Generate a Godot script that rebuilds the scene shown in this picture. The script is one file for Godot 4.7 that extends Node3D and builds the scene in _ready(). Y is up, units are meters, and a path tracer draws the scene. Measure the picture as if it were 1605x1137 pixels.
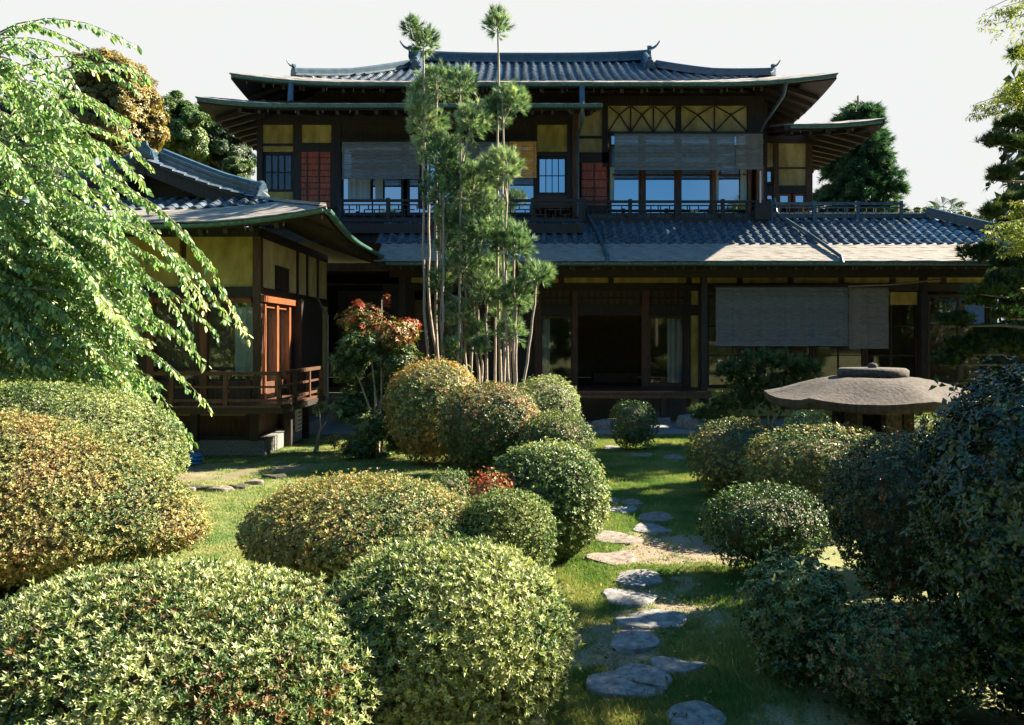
extends Node3D
# A Japanese villa behind a garden of clipped azaleas. Metres, y up, the camera looks along -z.

const F := 1300.0      # focal length of the lens in photograph pixels
const EYE := 2.0       # height of the lens above the lawn
var rng := RandomNumberGenerator.new()
var M := {}            # materials
var box_cache := {}
var names := {}
var noise := FastNoiseLite.new()
var rough_noise := FastNoiseLite.new()

# ------------------------------------------------------------------ small helpers
func at(px: float, py: float, d: float) -> Vector3:   # what the surveyed photograph shows at that distance
	return Vector3((px - 825.0) * d / F, EYE + (530.0 - py) * d / F, -d)

func rr(a: float, b: float) -> float:
	return rng.randf_range(a, b)

func numbered(called: String) -> String:
	var k: int = names.get(called, 0)
	names[called] = k + 1
	return called if k == 0 else "%s_%03d" % [called, k]

func tag(o: Node3D, label: String, category: String, group := "", kind := "") -> void:
	if label: o.set_meta("label", label)
	if category: o.set_meta("category", category)
	if group: o.set_meta("group", group)
	if kind: o.set_meta("kind", kind)

func thing(called: String, label: String, category: String, where: Vector3, group := "") -> Node3D:
	var o := Node3D.new()
	o.name = numbered(called)
	add_child(o)
	o.position = where
	tag(o, label, category, group)
	return o

func piece(parent: Node3D, called: String, mesh: Mesh, m: Material, xf := Transform3D()) -> MeshInstance3D:
	var o := MeshInstance3D.new()
	o.name = called if parent != self else numbered(called)
	o.mesh = mesh
	o.material_override = m
	parent.add_child(o, true)
	if parent == self:
		o.transform = xf
	else:
		o.transform = world_of(parent).affine_inverse() * xf
	return o

func world_of(n: Node3D) -> Transform3D:
	var x := n.transform
	var q := n.get_parent()
	while q != self and q is Node3D:
		x = (q as Node3D).transform * x
		q = q.get_parent()
	return x

func unit(size: Vector3) -> BoxMesh:
	var key := "%.3f %.3f %.3f" % [size.x, size.y, size.z]
	if not box_cache.has(key):
		var b := BoxMesh.new()
		b.size = size
		box_cache[key] = b
	return box_cache[key]

func box(parent: Node3D, called: String, c: Vector3, size: Vector3, m: Material, turn := Basis()) -> MeshInstance3D:
	return piece(parent, called, unit(size), m, Transform3D(turn, c))

# an upright board or frame: the rectangle px0,py0 - px1,py1 of the survey at distance d, its front face at that distance
func rect(parent: Node3D, called: String, px0: float, py0: float, px1: float, py1: float, d: float, thick: float, m: Material) -> MeshInstance3D:
	var a := at(px0, py0, d)
	var b := at(px1, py1, d)
	return box(parent, called, Vector3((a.x + b.x) / 2, (a.y + b.y) / 2, -d - thick / 2), Vector3(absf(b.x - a.x), absf(a.y - b.y), thick), m)

func bar(parent: Node3D, called: String, a: Vector3, b: Vector3, w: float, h: float, m: Material) -> MeshInstance3D:
	var t := (b - a).normalized()
	var side := t.cross(Vector3.UP)
	side = Vector3.RIGHT if side.length() < 0.01 else side.normalized()
	var up := side.cross(t).normalized()
	return box(parent, called, (a + b) / 2, Vector3(w, h, a.distance_to(b)), m, Basis(side, up, -t))

func new_st() -> SurfaceTool:
	var st := SurfaceTool.new()
	st.begin(Mesh.PRIMITIVE_TRIANGLES)
	st.set_smooth_group(-1)
	return st

func quad(st: SurfaceTool, a: Vector3, b: Vector3, c: Vector3, d: Vector3) -> void:
	for v in [a, b, c, a, c, d]:
		st.add_vertex(v)

func done(st: SurfaceTool) -> ArrayMesh:
	st.generate_normals()
	st.index()
	return st.commit()

func st_box(st: SurfaceTool, c: Vector3, s: Vector3, turn := Basis()) -> void:
	var h := s / 2
	var v := []
	for i in 8:
		v.append(c + turn * Vector3(h.x if i & 1 else -h.x, h.y if i & 2 else -h.y, h.z if i & 4 else -h.z))
	quad(st, v[4], v[6], v[7], v[5]); quad(st, v[1], v[3], v[2], v[0]); quad(st, v[5], v[7], v[3], v[1])
	quad(st, v[0], v[2], v[6], v[4]); quad(st, v[2], v[3], v[7], v[6]); quad(st, v[4], v[5], v[1], v[0])

# a tapering round tube along a path
func st_tube(st: SurfaceTool, path: Array, radii: Array, sides := 6, caps := true) -> void:
	var rings := []
	var t0: Vector3 = (path[1] - path[0]).normalized()
	var u := t0.cross(Vector3(0.31, 0.2, 0.93)).normalized()
	for i in path.size():
		var a: Vector3 = path[maxi(i - 1, 0)]
		var b: Vector3 = path[mini(i + 1, path.size() - 1)]
		var t := (b - a).normalized()
		u = (u - t * u.dot(t)).normalized()
		var v := t.cross(u)
		var r: float = radii[mini(i, radii.size() - 1)]
		var ring := []
		for k in sides:
			var g := TAU * k / sides
			ring.append(path[i] + (u * cos(g) + v * sin(g)) * r)
		rings.append(ring)
	st.set_smooth_group(1)
	for i in path.size() - 1:
		for k in sides:
			var k2 := (k + 1) % sides
			quad(st, rings[i][k], rings[i][k2], rings[i + 1][k2], rings[i + 1][k])
	st.set_smooth_group(-1)
	if caps:
		for k in range(1, sides - 1):
			st.add_vertex(rings[0][0]); st.add_vertex(rings[0][k + 1]); st.add_vertex(rings[0][k])
			var l: int = path.size() - 1
			st.add_vertex(rings[l][0]); st.add_vertex(rings[l][k]); st.add_vertex(rings[l][k + 1])

func tube(path: Array, radii: Array, sides := 6) -> ArrayMesh:
	var st := new_st()
	st_tube(st, path, radii, sides)
	return done(st)

# a closed outline swept along a path, kept upright
func st_sweep(st: SurfaceTool, path: Array, outline: Array) -> void:
	var rings := []
	for i in path.size():
		var a: Vector3 = path[maxi(i - 1, 0)]
		var b: Vector3 = path[mini(i + 1, path.size() - 1)]
		var t := (b - a).normalized()
		var side := t.cross(Vector3.UP).normalized()
		var up := side.cross(t)
		var ring := []
		for q in outline:
			ring.append(path[i] + side * q.x + up * q.y)
		rings.append(ring)
	var n := outline.size()
	for i in path.size() - 1:
		for k in n:
			var k2 := (k + 1) % n
			quad(st, rings[i][k], rings[i + 1][k], rings[i + 1][k2], rings[i][k2])
	var l: int = path.size() - 1
	for k in range(1, n - 1):
		st.add_vertex(rings[0][0]); st.add_vertex(rings[0][k]); st.add_vertex(rings[0][k + 1])
		st.add_vertex(rings[l][0]); st.add_vertex(rings[l][k + 1]); st.add_vertex(rings[l][k])

func sweep(path: Array, outline: Array) -> ArrayMesh:
	var st := new_st()
	st_sweep(st, path, outline)
	return done(st)

# many copies of one mesh as one part; the `singles` nearest the lens become pieces of their own
func scatter(parent: Node3D, called: String, mesh: Mesh, m: Material, xfs: Array, cols: Array, single_name := "", singles := 0) -> void:
	var order := range(xfs.size())
	var base := world_of(parent).affine_inverse()
	if singles > 0 and single_name:
		var eye := Vector3(0, EYE, 0)
		order.sort_custom(func(a, b): return xfs[a].origin.distance_squared_to(eye) < xfs[b].origin.distance_squared_to(eye))
		var few := {}
		for k in mini(singles, xfs.size()):
			var i: int = order[k]
			var c: Color = cols[i]
			var key := "%s %d %d" % [m.resource_name, int(c.g * 40), int(c.r * 24)]
			if not few.has(key):
				var own: StandardMaterial3D = m.duplicate()
				own.vertex_color_use_as_albedo = false
				own.albedo_color = c.linear_to_srgb()
				few[key] = own
			piece(parent, single_name, mesh, few[key], xfs[i])
		order = order.slice(mini(singles, xfs.size()))
	if order.is_empty():
		return
	var mm := MultiMesh.new()
	mm.transform_format = MultiMesh.TRANSFORM_3D
	mm.use_colors = true
	mm.mesh = mesh
	mm.instance_count = order.size()
	for k in order.size():
		var x: Transform3D = base * xfs[order[k]]
		mm.set_instance_transform(k, x)
		mm.set_instance_color(k, cols[order[k]])
	var o := MultiMeshInstance3D.new()
	o.name = called if parent != self else numbered(called)
	o.multimesh = mm
	o.material_override = m
	o.set_meta("kind", "stuff")
	parent.add_child(o, true)

# ------------------------------------------------------------------ materials
func lin(r: float, g: float, b: float) -> Color:
	return Color(r, g, b).linear_to_srgb()

# a grained texture between two base colours; sx, sy stretch the grain
func grain(c0: Color, c1: Color, freq: float, sx: float, sy: float, sd: int, size := 256, gain := 1.6) -> ImageTexture:
	var n := FastNoiseLite.new()
	n.seed = sd
	n.frequency = freq
	n.fractal_octaves = 5
	n.fractal_gain = 0.6
	var im := Image.create(size, size, false, Image.FORMAT_RGB8)
	for y in size:
		for x in size:
			# blended with its own shifted copy so that it repeats without a seam
			var wx := float(x) / size
			var wy := float(y) / size
			var a := n.get_noise_2d(x * sx, y * sy)
			var b := n.get_noise_2d((x - size) * sx, y * sy)
			var c := n.get_noise_2d(x * sx, (y - size) * sy)
			var d := n.get_noise_2d((x - size) * sx, (y - size) * sy)
			var v := lerpf(lerpf(a, b, wx), lerpf(c, d, wx), wy)
			im.set_pixel(x, y, c0.lerp(c1, clampf(0.5 + v * gain, 0.0, 1.0)).linear_to_srgb())
	return ImageTexture.create_from_image(im)

func mat(called: String, c: Color, roughness := 0.8, metallic := 0.0, spec := 0.5) -> StandardMaterial3D:
	var m := StandardMaterial3D.new()
	m.resource_name = called
	m.albedo_color = c
	m.roughness = roughness
	m.metallic = metallic
	m.metallic_specular = spec
	M[called] = m
	return m

func textured(called: String, t: Texture2D, metres: float, roughness: float, relief := 0.0) -> StandardMaterial3D:
	var m := mat(called, Color.WHITE, roughness)
	m.albedo_texture = t
	m.uv1_triplanar = true
	m.uv1_world_triplanar = true
	m.uv1_scale = Vector3.ONE / metres
	if relief > 0.0:
		m.heightmap_enabled = true
		m.heightmap_texture = t
		m.heightmap_scale = relief
	return m

func leafy(called: String, through := 0.6, roughness := 0.45, spec := 0.4) -> StandardMaterial3D:
	var m := mat(called, Color.WHITE, roughness, 0.0, spec)
	m.vertex_color_use_as_albedo = true
	m.backlight_enabled = true
	m.backlight = Color(through, through, through * 0.45).linear_to_srgb()
	m.cull_mode = BaseMaterial3D.CULL_DISABLED
	return m

func make_materials() -> void:
	textured("dark_wood", grain(Color(0.008, 0.006, 0.005), Color(0.028, 0.018, 0.013), 0.03, 3.0, 0.3, 1), 1.3, 0.65)
	textured("brown_wood", grain(Color(0.04, 0.016, 0.008), Color(0.10, 0.043, 0.02), 0.03, 3.0, 0.3, 2), 1.1, 0.6)
	textured("orange_wood", grain(Color(0.11, 0.032, 0.010), Color(0.24, 0.078, 0.024), 0.03, 3.0, 0.25, 3), 1.0, 0.5)
	textured("red_wood", grain(Color(0.22, 0.03, 0.008), Color(0.48, 0.09, 0.022), 0.03, 3.0, 0.3, 4), 1.2, 0.5)
	textured("ochre_plaster", grain(Color(0.25, 0.19, 0.045), Color(0.48, 0.385, 0.12), 0.014, 1.3, 0.6, 5), 2.3, 0.95)
	textured("pale_plaster", grain(Color(0.31, 0.245, 0.11), Color(0.54, 0.445, 0.23), 0.014, 1.3, 0.6, 6), 2.3, 0.95)
	textured("roof_tile", grain(Color(0.055, 0.078, 0.11), Color(0.15, 0.185, 0.23), 0.02, 1.0, 1.0, 7), 0.9, 0.24).metallic_specular = 0.75  # blue of the reflected sky mixed into the tile colour
	textured("ridge_tile", grain(Color(0.025, 0.05, 0.075), Color(0.07, 0.115, 0.155), 0.02, 1.0, 1.0, 8), 0.9, 0.35)  # bluish base colour carries the sky reflection on the ridges
	textured("shingle", grain(Color(0.08, 0.072, 0.066), Color(0.36, 0.33, 0.305), 0.02, 0.4, 5.0, 9), 0.8, 0.9)
	textured("copper_patina", grain(Color(0.018, 0.06, 0.052), Color(0.08, 0.19, 0.165), 0.03, 1.0, 1.0, 10), 0.8, 0.5)
	textured("bamboo_slat", grain(Color(0.07, 0.084, 0.095), Color(0.21, 0.22, 0.225), 0.03, 0.3, 5.0, 11), 0.6, 0.75)
	textured("aged_slat", grain(Color(0.12, 0.10, 0.088), Color(0.26, 0.225, 0.195), 0.03, 0.3, 5.0, 12), 0.6, 0.75)
	textured("sunlit_slat", grain(Color(0.50, 0.20, 0.03), Color(0.80, 0.42, 0.09), 0.03, 0.3, 5.0, 13), 0.6, 0.75)  # golden orange is sunlight painted into the slat colour
	textured("stone", grain(Color(0.085, 0.085, 0.088), Color(0.25, 0.246, 0.24), 0.025, 1.0, 1.0, 14), 0.55, 0.85, 1.2)
	textured("warm_stone", grain(Color(0.10, 0.08, 0.068), Color(0.25, 0.205, 0.175), 0.025, 1.0, 1.0, 15), 0.5, 0.9, 1.2)
	textured("lantern_stone", grain(Color(0.016, 0.0135, 0.012), Color(0.092, 0.074, 0.066), 0.03, 1.0, 1.0, 16), 0.5, 0.95, 2.0)
	textured("grey_granite", grain(Color(0.09, 0.09, 0.088), Color(0.22, 0.22, 0.21), 0.05, 1.0, 1.0, 17), 0.5, 0.9, 0.8)
	textured("bark", grain(Color(0.07, 0.055, 0.04), Color(0.24, 0.20, 0.16), 0.03, 4.0, 0.6, 18), 0.4, 0.9, 1.5)
	textured("pale_bark", grain(Color(0.16, 0.125, 0.095), Color(0.44, 0.38, 0.32), 0.03, 3.0, 0.6, 19), 0.35, 0.9, 0.8)
	textured("gravel", grain(Color(0.06, 0.065, 0.07), Color(0.30, 0.30, 0.30), 0.12, 1.0, 1.0, 20), 0.8, 0.95, 1.5)
	mat("palm_leaf", lin(0.06, 0.14, 0.045), 0.4)
	textured("inner_twigs", grain(Color(0.08, 0.075, 0.04), Color(0.17, 0.14, 0.085), 0.06, 1.0, 1.0, 26), 0.3, 0.95)
	mat("white_metal", lin(0.55, 0.55, 0.53), 0.5)
	mat("curtain", lin(0.33, 0.38, 0.36), 0.9)
	mat("hose_blue", lin(0.02, 0.16, 0.36), 0.4)
	textured("room_wood", grain(Color(0.07, 0.045, 0.026), Color(0.14, 0.09, 0.05), 0.03, 3.0, 0.3, 27), 1.3, 0.8)
	textured("room_plaster", grain(Color(0.26, 0.20, 0.10), Color(0.34, 0.27, 0.14), 0.02, 1.0, 1.0, 28), 1.3, 0.95)
	mat("screen_paper", lin(0.30, 0.27, 0.20), 0.9)
	mat("window_glass", lin(0.50, 0.52, 0.53), 0.03, 1.0)   # glass made a metal mirror to strengthen the sky reflection
	var p := mat("clear_glass", Color(0.10, 0.13, 0.13, 0.10), 0.03)
	p.transparency = BaseMaterial3D.TRANSPARENCY_ALPHA
	p.metallic_specular = 0.8
	leafy("azalea_leaf", 0.55, 0.42, 0.45)
	leafy("thin_leaf", 0.85, 0.40, 0.45)
	leafy("glossy_leaf", 0.3, 0.27, 0.48)
	leafy("needle", 0.7, 0.5, 0.4)
	leafy("grass_blade", 0.6, 0.6, 0.3)

# ------------------------------------------------------------------ leaf meshes
func st_leaf(st: SurfaceTool, root: Vector3, along: Vector3, up: Vector3, length: float, width: float, fold := 0.25, droop := 0.15) -> void:
	var t := along.normalized()
	var side := t.cross(up).normalized()
	var nrm := side.cross(t).normalized()
	var mid := root + t * length * 0.5 + nrm * length * 0.06
	var tip := root + t * length - nrm * length * droop
	var l := root + t * length * 0.42 - side * width * 0.5 + nrm * width * fold
	var r := root + t * length * 0.42 + side * width * 0.5 + nrm * width * fold
	for v in [root, l, mid, root, mid, r, l, tip, mid, mid, tip, r]:
		st.add_vertex(v)

func rosette(leaves: int, length: float, width: float, tilt: float, sd: int) -> ArrayMesh:
	rng.seed = sd
	var st := new_st()
	for k in leaves:
		var g := TAU * k / leaves + rr(-0.3, 0.3)
		var e := tilt + rr(-0.25, 0.35)
		var dir := Vector3(cos(g) * cos(e), sin(e), sin(g) * cos(e))
		st_leaf(st, Vector3(0, -length * 0.3, 0) + dir * 0.1 * length, dir, Vector3.UP, length * rr(0.75, 1.2), width * rr(0.85, 1.15))
	return done(st)

func single_leaf(length: float, width: float) -> ArrayMesh:     # hangs along -y
	var st := new_st()
	var n := 5
	var prev := []
	for i in n + 1:
		var f := float(i) / n
		var w := width * 0.5 * pow(sin(PI * pow(f, 0.75)), 0.8) if i > 0 and i < n else 0.0
		var y := -length * f
		var z := length * 0.16 * f * f
		var now := [Vector3(-w, y, z + w * 0.35), Vector3(0, y, z), Vector3(w, y, z + w * 0.35)]
		if i > 0:
			quad(st, prev[0], now[0], now[1], prev[1])
			quad(st, prev[1], now[1], now[2], prev[2])
		prev = now
	return done(st)

func needle_tuft(count: int, length: float, spread: float, width: float, sd: int) -> ArrayMesh:   # fans out along +y
	rng.seed = sd
	var st := new_st()
	for k in count:
		var g := rr(0, TAU)
		var e := spread * sqrt(rng.randf())
		var dir := Vector3(sin(e) * cos(g), cos(e), sin(e) * sin(g))
		var root := Vector3(0, rr(-0.1, 0.5) * length, 0)
		var side := dir.cross(Vector3(rr(-1, 1), rr(-1, 1), rr(-1, 1))).normalized() * width
		var l := length * rr(0.6, 1.1)
		st.add_vertex(root - side); st.add_vertex(root + dir * l); st.add_vertex(root + side)
	return done(st)

func grass_tuft(sd: int) -> ArrayMesh:
	rng.seed = sd
	var st := new_st()
	for k in 7:
		var g := rr(0, TAU)
		var lean := rr(0.1, 0.9)
		var root := Vector3(rr(-0.02, 0.02), -0.004, rr(-0.02, 0.02))
		var dir := Vector3(cos(g) * sin(lean), cos(lean), sin(g) * sin(lean))
		var side := dir.cross(Vector3(cos(g + 1.0), 0.2, sin(g + 1.0))).normalized() * 0.0028
		st.add_vertex(root - side); st.add_vertex(root + dir * rr(0.018, 0.042)); st.add_vertex(root + side)
	return done(st)

# a turn that takes +y to `up`, spun at random
func turned(up: Vector3, size: float) -> Basis:
	var y := up.normalized()
	var x := y.cross(Vector3(rr(-1, 1), rr(-1, 1), rr(-1, 1)))
	x = x.normalized() if x.length() > 0.01 else y.cross(Vector3.RIGHT).normalized()
	return Basis(x * size, y * size, x.cross(y) * size)

func pick(palette: Array, patch: float) -> Color:
	var f := clampf(patch * 0.5 + 0.5 + rr(-0.34, 0.34), 0.0, 0.999) * (palette.size() - 1)
	var k := int(f)
	var c: Color = (palette[k] as Color).lerp(palette[k + 1], f - k)
	var v := rr(0.52, 1.36)
	return Color(c.r * v, c.g * v, c.b * v)

# ------------------------------------------------------------------ clipped shrubs
# o: px centre, d distance, rx, rz, h in metres; p squareness; waist: height of the widest place as a share of h
func shrub(called: String, label: String, category: String, group: String, o: Dictionary) -> Node3D:
	var c := at(o.px, 530, o.d)
	c.y = 0.0
	var root := thing(called, label, category, c, group)
	rng.seed = hash(label)
	var rx: float = o.rx
	var rz: float = o.get("rz", o.rx)
	var h: float = o.h
	var p: float = o.get("p", 2.3)
	var waist: float = o.get("waist", 0.45)
	var bump: float = o.get("bump", 0.045)
	var na := 40
	var nb := 20
	var off := Vector3(rr(-50, 50), rr(-50, 50), rr(-50, 50))
	var grid := []
	for j in nb + 1:
		var row := []
		var v := -PI / 2 + PI * j / nb
		for i in na:
			var u := TAU * i / na
			var dir := Vector3(cos(v) * cos(u), sin(v), cos(v) * sin(u))
			var k := pow(pow(absf(dir.x), p) + pow(absf(dir.y), p) + pow(absf(dir.z), p), -1.0 / p)
			var q := dir * k
			var yy := h * waist + q.y * (h * (1.0 - waist) if q.y > 0 else h * waist * 1.05)
			var pull := 1.0 if q.y > 0 else 1.0 - 0.25 * q.y * q.y
			var g := 1.0 + bump * (noise.get_noise_3dv(dir * 60.0 + off) * 1.6 + rough_noise.get_noise_3dv(dir * 60.0 + off) * 0.5)
			row.append(Vector3(q.x * rx * pull * g, maxf(yy * (1.0 + (g - 1.0) * 0.6), 0.0), q.z * rz * pull * g))
		grid.append(row)
	var st := new_st()
	var areas := []
	var total := 0.0
	var quads := []
	for j in nb:
		for i in na:
			var i2 := (i + 1) % na
			var a: Vector3 = grid[j][i]
			var b: Vector3 = grid[j][i2]
			var cc: Vector3 = grid[j + 1][i2]
			var dd: Vector3 = grid[j + 1][i]
			var nrm := (cc - a).cross(b - a)
			if nrm.dot(Vector3(a.x + cc.x, (a.y + cc.y) - h, a.z + cc.z)) < 0 : nrm = -nrm
			var ar := ((cc - a).cross(dd - b)).length() * 0.5
			if maxf(a.y, cc.y) > 0.03:
				total += ar * (0.45 if (nrm.normalized().dot((Vector3(0, EYE, 0) - c - a).normalized()) < -0.25) else 1.0)
				areas.append(total)
				quads.append([a, b, cc, dd, nrm.normalized()])
			var inner := []
			for e in [a, dd, cc, b]:
				var up := Vector3(e.x / (rx * rx), (e.y - h * waist) / pow(h * (1.0 - waist if e.y > h * waist else waist), 2.0), e.z / (rz * rz)).normalized()
				inner.append(e - up * minf(0.125, rx * 0.3))
			quad(st, inner[0], inner[1], inner[2], inner[3])
	piece(root, "inner_branches", done(st), M.inner_twigs, Transform3D(Basis(), c))
	var step: float = o.get("step", 0.03)
	var count := int(1.45 * total / (step * step))
	var xfs := []
	var cols := []
	var size: float = o.get("size", 1.0)
	var loose: float = o.get("loose", 0.03)
	var upward: float = o.get("upward", 0.45)
	var pal: Array = o.pal
	var pf: float = o.get("patch", 90.0)
	for k in count:
		var w := rng.randf() * total
		var q: Array = quads[mini(areas.bsearch(w), quads.size() - 1)]
		var u := rng.randf()
		var v := rng.randf()
		var pos: Vector3 = (q[0] as Vector3).lerp(q[1], u).lerp((q[3] as Vector3).lerp(q[2], u), v)
		var nrm: Vector3 = q[4]
		if rough_noise.get_noise_3dv((pos + off) * 190.0) > 0.40 and rng.randf() < 0.6:
			continue
		pos += nrm * (0.014 - 0.125 * pow(rng.randf(), 1.3) + (pow(rng.randf(), 12.0) * loose * 2.0))
		pos.y = maxf(pos.y, 0.02)
		var up := nrm + Vector3.UP * upward + Vector3(rr(-1, 1), rr(-1, 1), rr(-1, 1)) * 0.55
		xfs.append(Transform3D(turned(up, size * rr(0.75, 1.3)), c + pos))
		var patch := noise.get_noise_3dv((pos + off) * pf) * 1.5 + rough_noise.get_noise_3dv((pos + off) * pf) * 0.6
		cols.append(pick(pal, patch + o.get("bias", 0.0)))
	if o.has("twigs"):
		for k in o.twigs:
			var g := rr(0, TAU)
			var a := c + Vector3(cos(g) * rx * 0.2, 0.0, sin(g) * rz * 0.2)
			var b := c + Vector3(cos(g) * rx * rr(0.5, 0.95), h * rr(0.4, 0.95), sin(g) * rz * rr(0.5, 0.95))
			piece(root, "stem", tube([a, a.lerp(b, 0.5) + Vector3(rr(-0.04, 0.04), 0.05, rr(-0.04, 0.04)), b], [0.014, 0.01, 0.004], 5), M.pale_bark)
	var kinds: Array = o.leaf
	for v in kinds.size():
		var xs := []
		var cs := []
		for k in range(v, xfs.size(), kinds.size()):
			xs.append(xfs[k])
			cs.append(cols[k])
		scatter(root, "foliage", kinds[v], o.get("mat", M.azalea_leaf), xs, cs, "sprig", int(o.get("singles", 0) / kinds.size()))
	return root

# ------------------------------------------------------------------ roofs
class Slope:
	var o: Vector3          # eave line at s = 0
	var e: Vector3          # along the eave
	var n: Vector3          # level, from the eave towards the ridge
	var s0: float
	var s1: float
	var run: float
	var a := 0.4
	var b := 0.0
	var lift := 0.0
	var w := 2.0
	var h0 := 99.0          # how far the hip at each end goes in; 0: a straight end
	var h1 := 99.0
	func lim(t: float) -> Vector2:
		return Vector2(s0 + minf(t, h0), s1 - minf(t, h1))
	func p(s: float, t: float) -> Vector3:
		var l := lim(t)
		var k0 := clampf(1.0 - (s - l.x) / w, 0.0, 1.0) if h0 > 0.0 else 0.0
		var k1 := clampf(1.0 - (l.y - s) / w, 0.0, 1.0) if h1 > 0.0 else 0.0
		var q := o + e * s + n * t
		q.y += a * t + b * t * t + lift * clampf(1.0 - t / 2.4, 0.0, 1.0) * (k0 * k0 + k1 * k1)
		return q

func slope(o: Vector3, e: Vector3, n: Vector3, s0: float, s1: float, run: float, a: float, b: float, lift: float, w: float, h0 := 99.0, h1 := 99.0) -> Slope:
	var q := Slope.new()
	q.o = o; q.e = e; q.n = n; q.s0 = s0; q.s1 = s1; q.run = run; q.a = a; q.b = b; q.lift = lift; q.w = w; q.h0 = h0; q.h1 = h1
	return q

# a slab that follows the slope from t0 to t1, between the heights lo and hi over it
func slab(q: Slope, t0: float, t1: float, lo: float, hi: float, ns := 24, nt := 6, jag := 0.0) -> ArrayMesh:
	var st := new_st()
	var top := []
	var low := []
	for j in nt + 1:
		var t := lerpf(t0, t1, float(j) / nt)
		var l := q.lim(t)
		var a := []
		var b := []
		for i in ns + 1:
			var s := lerpf(l.x, l.y, float(i) / ns)
			var v := q.p(s, t + (rr(-jag, jag) if j == 0 else 0.0))
			a.append(v + Vector3.UP * (hi + rr(-jag, jag) * 0.35))
			b.append(v + Vector3.UP * lo)
		top.append(a)
		low.append(b)
	for j in nt:
		for i in ns:
			quad(st, top[j][i], top[j][i + 1], top[j + 1][i + 1], top[j + 1][i])
			quad(st, low[j][i], low[j + 1][i], low[j + 1][i + 1], low[j][i + 1])
	for i in ns:
		quad(st, low[0][i], low[0][i + 1], top[0][i + 1], top[0][i])
		quad(st, top[nt][i], top[nt][i + 1], low[nt][i + 1], low[nt][i])
	for j in nt:
		quad(st, low[j][0], top[j][0], top[j + 1][0], low[j + 1][0])
		quad(st, low[j][ns], low[j + 1][ns], top[j + 1][ns], top[j][ns])
	return done(st)

func tile_mesh() -> ArrayMesh:      # an S-shaped pan tile: x across, z up the slope
	var st := new_st()
	var n := 9
	var w := 0.25
	for i in n:
		var f := [float(i) / n, float(i + 1) / n]
		var x := [(f[0] - 0.5) * w, (f[1] - 0.5) * w]
		var y := []
		for g in f:
			y.append(0.03 + 0.042 * pow(maxf(0.0, sin(PI * clampf((g - 0.48) / 0.52, 0.0, 1.0))), 0.8) - 0.022 * sin(PI * clampf(g / 0.55, 0.0, 1.0)))
		var a := Vector3(x[0], y[0], -0.012)
		var b := Vector3(x[1], y[1], -0.012)
		var c := Vector3(x[1], y[1] - 0.024, 0.25)
		var d := Vector3(x[0], y[0] - 0.024, 0.25)
		st.set_smooth_group(1)
		quad(st, a, d, c, b)
		st.set_smooth_group(-1)
		quad(st, a + Vector3(0, -0.024, 0.003), a, b, b + Vector3(0, -0.024, 0.003))
	return done(st)

func tile_spots(q: Slope, t0: float, t1: float, lo := -99.0, hi := 99.0) -> Array:
	var out := []
	var rows := int(round((t1 - t0) / 0.215))
	for j in rows:
		var t := t0 + (t1 - t0) * j / rows
		var l := q.lim(t + 0.1)
		var s := ceilf(maxf(l.x - 0.05, lo) / 0.242) * 0.242
		while s < minf(l.y + 0.05, hi):
			var o := q.p(s, t)
			var up := (q.p(s, t + 0.22) - o).normalized()
			var x := (q.p(s + 0.1, t) - q.p(s - 0.1, t)).normalized()
			var y := up.cross(x).normalized()
			if y.y < 0:
				x = -x
				y = -y
			x = y.cross(up).normalized()
			var j0 := Vector3(rr(-0.004, 0.004), rr(-0.003, 0.003), rr(-0.006, 0.006))
			out.append(Transform3D(Basis(x, y, up).rotated(y, rr(-0.012, 0.012)), o + j0))
			s += 0.242
	return out

func lay_tiles(parent: Node3D, spots: Array, singles: int) -> void:
	var cols := []
	for k in spots.size():
		var v := rr(0.72, 1.18)
		cols.append(Color(v, v, v * rr(0.96, 1.04)))
	var tones := []
	for k in 5:
		var own: StandardMaterial3D = M.roof_tile.duplicate()
		var v := 0.74 + 0.10 * k
		own.albedo_color = lin(v, v, v)
		tones.append(own)
	var mesh: ArrayMesh = M.tile
	var eye := Vector3(0, EYE, 0)
	# the tiles that show largest first
	spots.sort_custom(func(a, b): return a.basis.y.dot((eye - a.origin).normalized()) / a.origin.distance_squared_to(eye) > b.basis.y.dot((eye - b.origin).normalized()) / b.origin.distance_squared_to(eye))
	for k in mini(singles, spots.size()):
		piece(parent, "roof_tile", mesh, tones[rng.randi() % 5], spots[k])
	if spots.size() > singles:
		scatter(parent, "roof_tiles_beyond", mesh, M.roof_tile, spots.slice(singles), cols.slice(singles))

func shingles(parent: Node3D, q: Slope, t0: float, t1: float, courses: int) -> void:
	for k in courses:
		var a := lerpf(t0, t1, float(k) / courses)
		var b := lerpf(t0, t1, float(k + 1) / courses)
		var l := q.lim(a)
		piece(parent, "shingle_course", slab(q, a, b + 0.02, 0.002 + 0.0015 * (k % 2), 0.022 + 0.003 * ((k * 7) % 3), int((l.y - l.x) / 0.16), 1, 0.012), M.shingle)

func ridge_outline(w: float, h: float) -> Array:
	var out := []
	var pts := [[0.5, 0.0], [0.5, 0.22], [0.40, 0.24], [0.44, 0.46], [0.34, 0.48], [0.38, 0.70], [0.26, 0.72]]
	for q in pts:
		out.append(Vector2(q[0] * w, q[1] * h))
	for k in 5:
		var g := PI * k / 4.0
		out.append(Vector2(cos(g) * 0.27 * w, 0.76 * h + sin(g) * 0.24 * h))
	for i in range(pts.size() - 1, -1, -1):
		out.append(Vector2(-pts[i][0] * w, pts[i][1] * h))
	return out

func ridge(parent: Node3D, called: String, path: Array, w: float, h: float) -> MeshInstance3D:
	return piece(parent, called, sweep(path, ridge_outline(w, h)), M.ridge_tile)

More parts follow.
